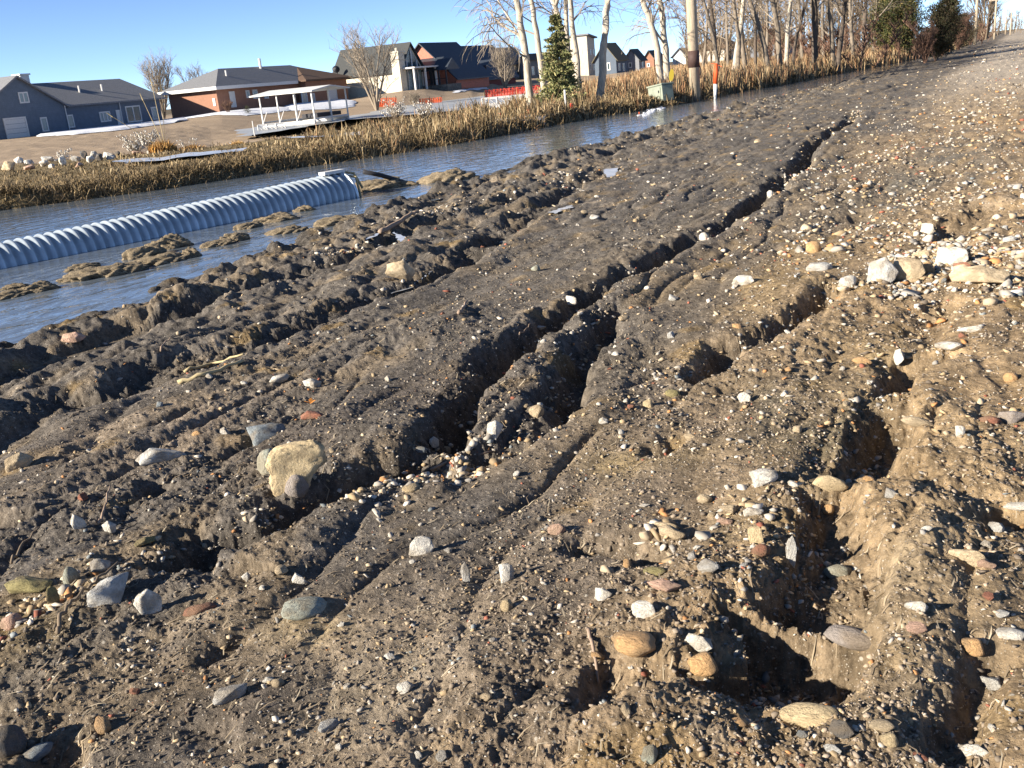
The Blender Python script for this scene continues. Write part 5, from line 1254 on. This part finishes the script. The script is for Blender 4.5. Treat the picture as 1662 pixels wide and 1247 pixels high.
def bare_tree(name, base, path, r0, seed, bark, twigm, label, nbr=12, h_lo=.25, droop=.6, L0=2.4, cat='tree', group=None, maxd=3, forks=()):
    """path: trunk centre line relative to base"""
    rr = random.Random(seed); mb, tw = MB(), MB(); P = [Vector(q) for q in path]; n = len(P)
    dense = []
    for i in range(n - 1):
        for k in range(3): q = P[i].lerp(P[i + 1], k / 3); dense.append(q + Vector((rr.gauss(0, .02), rr.gauss(0, .02), 0)))
    dense.append(P[-1]); m = len(dense)
    mb.tube(dense, [r0 * (1.25 if i == 0 else 1) * (1 - .72 * i / m) for i in range(m)], 9, cap=False)
    hh = P[-1].z
    def along(z):
        for i in range(m - 1):
            if dense[i].z <= z <= dense[i + 1].z: return dense[i].lerp(dense[i + 1], (z - dense[i].z) / max(dense[i + 1].z - dense[i].z, 1e-3))
        return dense[-1]
    for fz, fx, fr_ in forks:
        s = along(fz * hh); d = Vector((fx, rr.uniform(-.2, .2), 1)).normalized(); pts = [s]
        for i in range(6): d = (d + Vector((-fx * .07, 0, .05))).normalized(); pts.append(pts[-1] + d * (hh * (1 - fz) / 6))
        mb.tube(pts, [r0 * fr_ * (1 - .6 * i / 6) for i in range(7)], 7, cap=False)
        for k in range(5): grow(mb, tw, pts[1 + k], Vector((rr.gauss(0, 1), rr.gauss(0, 1), .6)).normalized(), L0 * .6, r0 * .25, 1, rr, droop, maxd)
    for k in range(nbr):
        f = h_lo + (1 - h_lo) * (k + rr.random()) / nbr; s = along(f * hh); a = rr.uniform(0, 6.28)
        d = Vector((math.cos(a), math.sin(a), rr.uniform(.3, .9))).normalized(); grow(mb, tw, s, d, L0 * (1.1 - .6 * f), r0 * (1 - .7 * f) * rr.uniform(.25, .42), 1, rr, droop, maxd)
    e = empty(name, base); tag(e, label, cat, group); mb.build('trunk', M[bark], e, smooth=True); tw.build('crown', M[twigm], e); return e
def tree_px(px, py, d, tops, wpx, seed, bark, twigm, label, hh=9.5, **kw):
    """tops: (px, py) points of the trunk going up in the photo"""
    b = at_dist(px, py, d); b.z = Hs(b.x, b.y) - .05; path = [(0, 0, 0)]
    for a, c in tops:
        q = at_dist(a, c, d); path.append((q.x - b.x, q.y - b.y, q.z - b.z))
    l = Vector(path[-1]) - Vector(path[-2]); l = l / max(l.z, .1); q = Vector(path[-1])
    while q.z < hh: q = q + l * 1.2 + Vector((random.Random(seed).uniform(-.1, .1), 0, 0)); path.append(tuple(q))
    return bare_tree('bare_tree', b, path, wpx * d / F_PX / 2 * (.64 if d > 48 else .84), seed, bark, twigm, label, **kw)
tree_px(861,163,38,[(857,120),(849,60),(838,0)],15,1,'barkw','twig','first pale bare tree from the left, leaning left beside the spruce',nbr=16,h_lo=.15,droop=1.2)
tree_px(884,156,42,[(878,100),(871,50),(862,0)],12,2,'barkw','twig','slim pale bare tree right behind the first one',nbr=12,droop=1)
tree_px(912,150,44,[(913,90),(911,50),(906,28)],13,3,'barkw','twig','forked pale bare tree rising behind the spruce',nbr=9,forks=((.42,-.45,.7),(.42,.4,.7)))
tree_px(924,150,46,[(921,80),(918,0)],10,4,'barkw','twig','straight pale bare tree just right of the spruce top',nbr=10)
tree_px(941,152,42,[(936,100),(930,50),(925,0)],12,5,'barkw','twig','grey-white bare tree in front of the tan tower house',nbr=12,forks=((.45,.4,.5),))
tree_px(973,157,38,[(979,90),(984,30),(986,0)],15,6,'barkw','twig','thick pale bare tree leaning right, standing alone',nbr=8,h_lo=.5)
tree_px(1076,145,42,[(1066,80),(1056,35),(1044,0)],13,7,'barkw','twig','left trunk of the leaning pale pair before the wooden pole',nbr=14,h_lo=.2,droop=.9)
tree_px(1083,147,43,[(1080,80),(1075,30),(1071,0)],13,8,'barkw','twig','right trunk of the leaning pale pair before the wooden pole',nbr=14,h_lo=.2,droop=.9)
WOOD = [(1170,130,50,(1157,60),(1140,0),9,'barkg'),(1166,128,52,(1160,50),(1152,0),9,'barkd'),(1196,130,54,(1200,70),(1190,0),10,'barkg'),(1188,126,56,(1200,60),(1208,0),12,'barkw'),(1212,124,60,(1203,60),(1200,0),12,'barkg'),
 (1226,124,62,(1226,60),(1228,0),8,'barkd'),(1252,118,55,(1235,50),(1216,0),12,'barkg'),(1268,116,58,(1262,50),(1254,0),13,'barkg'),(1276,114,60,(1278,50),(1283,0),11,'barkw'),(1284,116,56,(1292,60),(1310,0),8,'barkd'),
 (1324,108,60,(1323,50),(1321,0),15,'barkd'),(1352,108,62,(1350,50),(1342,0),11,'barkg'),(1358,108,60,(1366,50),(1372,0),12,'barkd'),(1240,118,70,(1246,50),(1244,0),7,'barkg'),(1338,104,74,(1336,50),(1334,0),8,'barkg'),
 (1302,106,76,(1300,50),(1296,0),8,'barkg'),(1386,100,72,(1382,50),(1380,0),9,'barkg'),(1400,98,74,(1402,50),(1406,0),10,'barkd'),(1420,96,84,(1418,50),(1422,0),8,'barkg'),(1182,122,75,(1180,60),(1178,0),7,'barkg'),(1140,124,80,(1146,60),(1150,0),7,'barkg')]
LBL = ['grey bare trunk leaning left just right of the orange marker','dark bare trunk at the left edge of the wood','curved grey trunk right of the orange marker','pale trunk leaning right across its neighbours in the wood','thick grey trunk in the left part of the wood','thin dark trunk in the left part of the wood','grey trunk leaning strongly left in mid wood',
 'thick forked grey trunk in mid wood','pale straight trunk beside the thick forked one','dark slim trunk leaning strongly right in mid wood','thickest dark straight trunk of the wood','grey trunk of the pair left of the juniper','dark trunk of the pair left of the juniper','slim grey trunk behind the strongly left-leaning one','slim grey trunk behind the pair left of the juniper',
 'slim grey trunk left of the thickest dark one','grey trunk second left of the juniper','dark trunk first left of the juniper','thin grey trunk partly behind the juniper','slim grey trunk far back between marker and wood','slim grey trunk far back just right of the wooden pole']
for i, (px, py, d, t1, t2, wp, bk) in enumerate(WOOD):
    tree_px(px, py, d, [t1, t2], wp, 40 + i, bk, 'twig' if i % 3 else 'twigd', LBL[i], nbr=9, h_lo=.18, droop=.5, maxd=3, L0=2.8, forks=((.35, .3, .6),) if i in (7, 4, 12) else (), group='bare trees of the wood')
# small yard tree by the cream house, far trees left of the houses
def bush_tree(px, py, d, wpx, hpx, seed, m, label, stems=5, name='bare_tree', cat='tree', n=9, group=None):
    rr = random.Random(seed); p = at_dist(px, py, d); p.z = Hs(p.x, p.y) - .1; hh = hpx * d / F_PX; wd = wpx * d / F_PX; mb, tw = MB(), MB()
    for k in range(stems):
        a = 6.28 * k / stems + rr.random(); sp = rr.uniform(.25, 1) * wd / hh * .45; d0 = Vector((math.cos(a) * sp, math.sin(a) * sp, 1)).normalized(); pts = [Vector((0, 0, 0))]; L = hh * rr.uniform(.8, 1)
        for i in range(5): d0 = (d0 + Vector((rr.gauss(0, .06), rr.gauss(0, .06), .04))).normalized(); pts.append(pts[-1] + d0 * L / 5)
        r0 = max(.02 * hh, .05) if name == 'bare_tree' else .035; mb.tube(pts, [r0 * (1 - .75 * i / 5) for i in range(6)], 5, cap=False)
        for i in range(n):
            t = rr.uniform(.8, 4.6); j = int(t); s = pts[j].lerp(pts[j + 1], t - j); b = rr.uniform(0, 6.28)
            grow(mb, tw, s, (d0 + Vector((math.cos(b), math.sin(b), .2)) * .7).normalized(), hh * .28, r0 * .3, 2, rr, -.3, 4)
    e = empty(name, p); tag(e, label, cat, group); mb.build('trunk', M[m], e, smooth=True); tw.build('crown', M[m], e)
bush_tree(610,166,108,95,115,3,'twig','bare spreading yard tree in front of the cream house',5,n=10)
bush_tree(268,200,150,60,82,4,'twig','rounded bare tree rising between blue house and brick house',7,n=10)
bush_tree(322,190,190,46,62,5,'twigd','pale bare tree behind the left roof end of the brick house',5,n=8)
bush_tree(295,196,160,30,24,6,'twigr','low brown shrub between blue house and brick house',7,'shrub','shrub',6)
bush_tree(372,188,108,30,18,7,'twigr','dark brown shrub against the brick house wall',8,'shrub','shrub',6)
bush_tree(820,145,140,50,72,8,'twig','twiggy bare tree hanging over the low grey roofs',6,n=9)
bush_tree(1600,58,230,95,78,9,'twigd','large round bare tree behind the distant poles',8,n=10)
bush_tree(1556,72,100,50,46,10,'twigr','dense brown brush right of the windswept juniper',12,'shrub','shrub',9)
bush_tree(1530,80,80,36,34,11,'twigr','brown brush at the foot of the windswept juniper',10,'shrub','shrub',8)
bush_tree(1502,92,62,44,42,12,'twigr','grey-brown brush just left of the windswept juniper foot',10,'shrub','shrub',8)
bush_tree(1575,66,140,30,26,13,'twigr','small brown brush at the foot of the nearest distant pole',9,'shrub','shrub',7)
bush_tree(670,160,112,50,20,14,'twig','grey shrubs below the glazed gable of the cream house',9,'shrub','shrub',6)
# woodland far behind: reads as one grey-brown mass
def far_wood(azr, d0, d1, n, seed, m, hh, label):
    rr = random.Random(seed); tw = MB()
    for i in range(n):
        a = R(rr.uniform(*azr)); d = rr.uniform(d0, d1); x, y = d * math.sin(a), d * math.cos(a); z = -.1; h = hh * rr.uniform(.6, 1.1); p = Vector((x, y, z))
        k = p + Vector((rr.gauss(0, .6), rr.gauss(0, .6), h * .6)); t = k + Vector((rr.gauss(0, .6), rr.gauss(0, .6), h * .4))
        tw.tube([p, k, t], [.014 * h, .009 * h, .01], 4, cap=False)
        for j in range(34):
            f = rr.uniform(.12, 1); s = p.lerp(k, f / .6) if f < .6 else k.lerp(t, (f - .6) / .4); b = rr.uniform(0, 6.28); L = h * rr.uniform(.08, .26)
            e_ = s + Vector((math.cos(b) * L * .7, math.sin(b) * L * .7, L * .8)); tw.tube([s, e_], [.028, .012], 3, cap=False)
            for q in range(4):
                s2 = s.lerp(e_, rr.uniform(.2, .9)); b = rr.uniform(0, 6.28); tw.tube([s2, s2 + Vector((math.cos(b), math.sin(b), .9)) * L * .35], [.014, .007], 3, cap=False)
    tag(tw.build('woodland', M[m]), label, 'woodland', kind='stuff')
far_wood((-16.5, -5), 85, 150, 120, 5, 'twigd', 9, 'bare twiggy woodland behind the nearer trunks')
far_wood((-12, -3.5), 60, 110, 60, 6, 'twigr', 2.6, 'brown undergrowth at the foot of the wood')
far_wood((-4.2, -1.2), 120, 260, 60, 7, 'twigr', 2.4, 'low brown brush along the roadside ditch')
far_wood((-2.6, 1.0), 260, 600, 110, 8, 'twigd', 6, 'distant hedge closing the road')

# ---------------------------------------------------------------- conifers
def conifer(px, py, d, hpx, wpx, seed, cols, label, kind='spruce', lean=(0, 0), n=260, name='spruce_tree'):
    g = np.random.default_rng(seed); p = at_dist(px, py, d); p.z = Hs(p.x, p.y) - .05; hh = hpx * d / F_PX; rad = wpx * d / F_PX / 2
    e = empty(name, p); tag(e, label, 'tree'); tr = MB(); tr.tube([(0, 0, 0), (lean[0] * .5, lean[1] * .5, hh * .5), (lean[0], lean[1], hh * .97)], [hh * .022, hh * .015, hh * .004], 7, cap=False)
    V, Fc, C = [], [], []; cols = np.array(cols)
    for i in range(n):
        f = g.random() ** (1.25 if kind == 'spruce' else 1.0); z = hh * (.06 + .93 * f)
        prof = (1 - f) ** .85 if kind == 'spruce' else (np.sin(np.pi * min(1, (.12 + .88 * f) ** .75)) ** .7 * (1 - .35 * f))
        L = rad * prof * g.uniform(.65, 1.15) + .03 * hh; a = g.uniform(0, 6.283)
        up = (.15 if kind == 'spruce' else .9) * L * g.uniform(.2, 1.2) - (.12 * L if kind == 'spruce' and f < .5 else 0)
        b0 = np.array([lean[0] * f, lean[1] * f, z]); b1 = b0 + np.array([np.cos(a) * L, np.sin(a) * L, up]); tr.tube([tuple(b0), tuple(b1)], [.006 * hh, .002 * hh], 3, cap=False)
        m = int(60 if kind == 'spruce' else 70); t = g.uniform(.15, 1.03, m)[:, None]; wob = (L * .16 if kind == 'spruce' else L * .22)
        c = b0 + (b1 - b0) * t + g.normal(0, wob, (m, 3)) * np.array([1, 1, .55]) * (1.15 - t * .7)
        s = hh * (.016 if kind == 'spruce' else .013); dr = g.normal(0, 1, (m, 3)); dr += (b1 - b0) / L * 1.2; dr /= np.linalg.norm(dr, axis=1)[:, None]; sd_ = np.cross(dr, g.normal(0, 1, (m, 3))); sd_ /= np.linalg.norm(sd_, axis=1)[:, None]
        k = sum(len(q) for q in V); V.append(np.stack([c - sd_ * s * .5, c + sd_ * s * .5, c + dr * s * 2.2], 1).reshape(-1, 3)); Fc.append(np.arange(m * 3).reshape(-1, 3) + k)
        C.append(np.repeat(cols[g.integers(0, len(cols), m)] * g.uniform(.7, 1.3), 3, 0))
    tr.build('trunk', M['barkd'], e); o = np_mesh('crown', np.concatenate(V), np.concatenate(Fc), M['needle'], e, attrs={'Col': np.clip(np.concatenate(C), 0, 1)})
conifer(911,170,37,140,66,1,[(.30,.29,.12),(.20,.22,.09),(.42,.36,.17),(.13,.15,.06)],'yellow-green young spruce standing among the pale bare trees',n=250)
conifer(1452,96,82,100,74,2,[(.08,.095,.03),(.12,.115,.045),(.05,.07,.025),(.17,.13,.045)],'broad dark green juniper at the right end of the wood','juniper',n=520,name='juniper_tree')
conifer(1518,96,64,88,58,3,[(.045,.055,.025),(.07,.06,.03),(.09,.065,.035)],'windswept dark juniper right of the broad one','juniper',lean=(.7,0),n=330,name='juniper_tree')
conifer(1560,70,110,46,50,4,[(.06,.06,.03),(.09,.07,.035)],'small dark juniper behind the brown brush','juniper',n=200,name='juniper_tree')
conifer(403,190,104,14,14,5,[(.05,.07,.03),(.08,.09,.04)],'small green shrub before the brick house','juniper',n=60,name='evergreen_shrub')

# pebbles washed along the rut floors, and dry fibres pressed into the soil
def rutpos(g, n):
    X, Y = [], []; segs = []
    for k in (0, 1, 2, 3, 7, 8, 9):
        P, wd = RUTS_W[k][0], RUTS_W[k][1]
        for i in range(len(P) - 1): segs.append((P[i], P[i + 1], wd, math.hypot(P[i][0] - P[i + 1][0], P[i][1] - P[i + 1][1]) ** .7 * (1.6 if k == 1 else 1)))
    wts = np.array([q[3] for q in segs]); wts /= wts.sum(); id_ = g.choice(len(segs), n, p=wts)
    A = np.array([q[0] for q in segs])[id_]; B = np.array([q[1] for q in segs])[id_]; wd = np.array([q[2] for q in segs])[id_]; t = g.random(n)[:, None]; Q = A + (B - A) * t
    nrm = np.stack([(B - A)[:, 1], -(B - A)[:, 0]], 1); nrm /= np.linalg.norm(nrm, axis=1)[:, None]; Q = Q + nrm * (wd * .5 + g.normal(.03, .045, n))[:, None]
    return Q[:, 0], Q[:, 1]
tag(scatter_mass('gravel', 1500, PROT, rutpos, lambda g, n, X, Y: (.008 + .022 * g.random(n) ** 2.2) * (.8 + .07 * np.hypot(X, Y)), gcol([8, 5, 3, 2, 1, .5, 1, 3, 1, 4]), M['gravel'], 15), 'washed pebbles collected along the floors of the ruts', 'gravel', kind='stuff')
def fibres(n, seed):
    g = np.random.default_rng(seed); X, Y = gpos(1.4, 9, 1.0, 0)(g, n); n = len(X); Z = H(X, Y); L = g.uniform(.012, .05, n) * (.8 + .1 * np.hypot(X, Y)); a = np.radians(90 + g.normal(0, 28, n)); W = g.uniform(.0006, .0016, n) * (.8 + .2 * np.hypot(X, Y))
    dx, dy = np.cos(a) * L, np.sin(a) * L; bend = g.normal(0, .25, n); mx, my = X + dx * .5 - dy * bend, Y + dy * .5 + dx * bend; ex, ey = X + dx, Y + dy; wx, wy = -np.sin(a) * W, np.cos(a) * W
    Z0, Z1, Z2 = Z + .003, H(mx, my) + .004 + .003 * g.random(n), H(ex, ey) + .003 + .008 * g.random(n) ** 3; Z1 = np.maximum(Z1, (Z0 + Z2) / 2)
    V = np.stack([np.stack([X - wx, Y - wy, Z0], 1), np.stack([X + wx, Y + wy, Z0], 1), np.stack([mx - wx, my - wy, Z1], 1), np.stack([mx + wx, my + wy, Z1], 1), np.stack([ex, ey, Z2], 1)], 1)
    Fc = np.array([[0, 1, 3], [0, 3, 2], [2, 3, 4]])[None] + (np.arange(n) * 5)[:, None, None]; pal = np.array([(.34, .27, .18), (.26, .20, .13), (.17, .13, .09), (.44, .37, .26)])
    C = np.repeat(pal[g.integers(0, 4, n)] * g.uniform(.7, 1.1, (n, 1)), 5, 0)
    tag(np_mesh('plant_fibres', V.reshape(-1, 3), Fc.reshape(-1, 3), M['grass'], attrs={'Col': C}), 'dry root and grass fibres matted into the dark soil', 'plant fibre', kind='stuff')
fibres(2600, 77)

HEAPS = [(1450,445,.35,150),(1560,445,.45,240),(1645,430,.4,150),(1535,408,.3,120),(1480,385,.4,90),(1350,365,.6,60),(1500,330,.9,80),(1310,405,.3,40),(1185,845,.13,16),(1225,845,.10,14),(1070,870,.10,30),(1610,300,1.,70),(1420,270,1.,60),(1640,210,2.,80),(1290,290,.3,30),(720,745,.12,60),(60,1000,.14,70),(640,790,.15,70),(780,745,.12,60),(1480,470,.2,40),(1560,200,2.5,80),(560,410,.3,60),(700,350,.5,70),(940,290,.6,70)]
def heappos(g, n):
    X, Y = [], []
    for a, b, s_, k in HEAPS:
        x, y = unproj(a, b); X.append(x + g.normal(0, s_ * .45, k * 2)); Y.append(y + g.normal(0, s_ * .9, k * 2))
    return np.concatenate(X), np.concatenate(Y)
tag(scatter_mass('gravel', 0, PROT, heappos, lambda g, n, X, Y: (.009 + .036 * g.random(n) ** 2.4) * (.75 + .055 * np.hypot(X, Y)), gcol([9, 5, 5, 3, 1.5, .6, .8, 3, 1, 5]), M['gravel'], 25), 'washed out pale rubble lying in heaps on the slope', 'gravel', kind='stuff')
tag(scatter_mass('gravel', 5000, PROT, gpos(3, 26, .85, .8), lambda g, n, X, Y: (.007 + .026 * g.random(n) ** 3) * (.7 + .085 * np.hypot(X, Y)), gcol([8, 5, 5, 4, 1.2, .6, 1, 3, 2, 5]), M['gravel'], 26), 'pale stone chips spread over the middle slope', 'gravel', kind='stuff')

g = np.random.default_rng(9); mb = MB()
for k in range(70):
    t = g.random(); p = at_z(1040 + 36 * t + g.normal(0, 3), 187 - 13 * t + g.normal(0, 1.2), WATER_Z); r_ = g.uniform(.03, .12); h_ = g.uniform(.0, .008); n = 7
    ring = [p + Vector((math.cos(6.283 * i / n) * r_ * g.uniform(.7, 1.2), math.sin(6.283 * i / n) * r_ * 1.8, -.02)) for i in range(n)]; top = [p + (q - p) * .5 + Vector((0, 0, .022 + h_)) for q in ring]; b_ = len(mb.v)
    mb.v += [tuple(q) for q in ring + top]; mb.f.append(tuple(range(b_ + n, b_ + 2 * n)))
    for i in range(n): mb.f.append((b_ + i, b_ + (i + 1) % n, b_ + n + (i + 1) % n, b_ + n + i))
tag(mb.build('foam', M['snow'], smooth=True), 'white foam where the water tumbles below the green cabinet', 'foam', kind='stuff')
def rubblepos(g, n):
    X, Y = [], []
    for a, b, s_, k in [(1470,450,.22,16),(1560,440,.28,30),(1640,428,.25,16),(1520,405,.22,16),(1340,372,.35,12),(1490,335,.5,14),(1330,415,.2,6),(1600,480,.2,8),(1560,380,.3,10),(1640,345,.4,12)]:
        x, y = unproj(a, b); X.append(x + g.normal(0, s_ * .6, k)); Y.append(y + g.normal(0, s_ * 1.1, k))
    return np.concatenate(X), np.concatenate(Y)
tag(scatter_mass('gravel', 0, PROT, rubblepos, lambda g, n, X, Y: .035 + .06 * g.random(n) ** 1.5, gcol([8, 6, 4, 3, 1.4, .5, .5, 2, 0, 6]), M['gravel'], 35, .35, (.45, .8)), 'coarser pale rubble filling the stone heap at upper right', 'gravel', kind='stuff')

def rightpos(g, n):
    a = np.radians(g.uniform(6, 55, n)); r = 1.3 * np.exp(g.random(n) * math.log(14)); return r * np.sin(a), r * np.cos(a)
tag(scatter_mass('gravel', 3500, PROT, rightpos, lambda g, n, X, Y: (.004 + .018 * g.random(n) ** 3) * (.9 + .12 * np.hypot(X, Y)), gcol([6, 5, 4, 4, 1.5, 1, 1, 3, 3, 4]), M['gravel'], 45), 'loose gravel on the road side right of the ruts', 'gravel', kind='stuff')
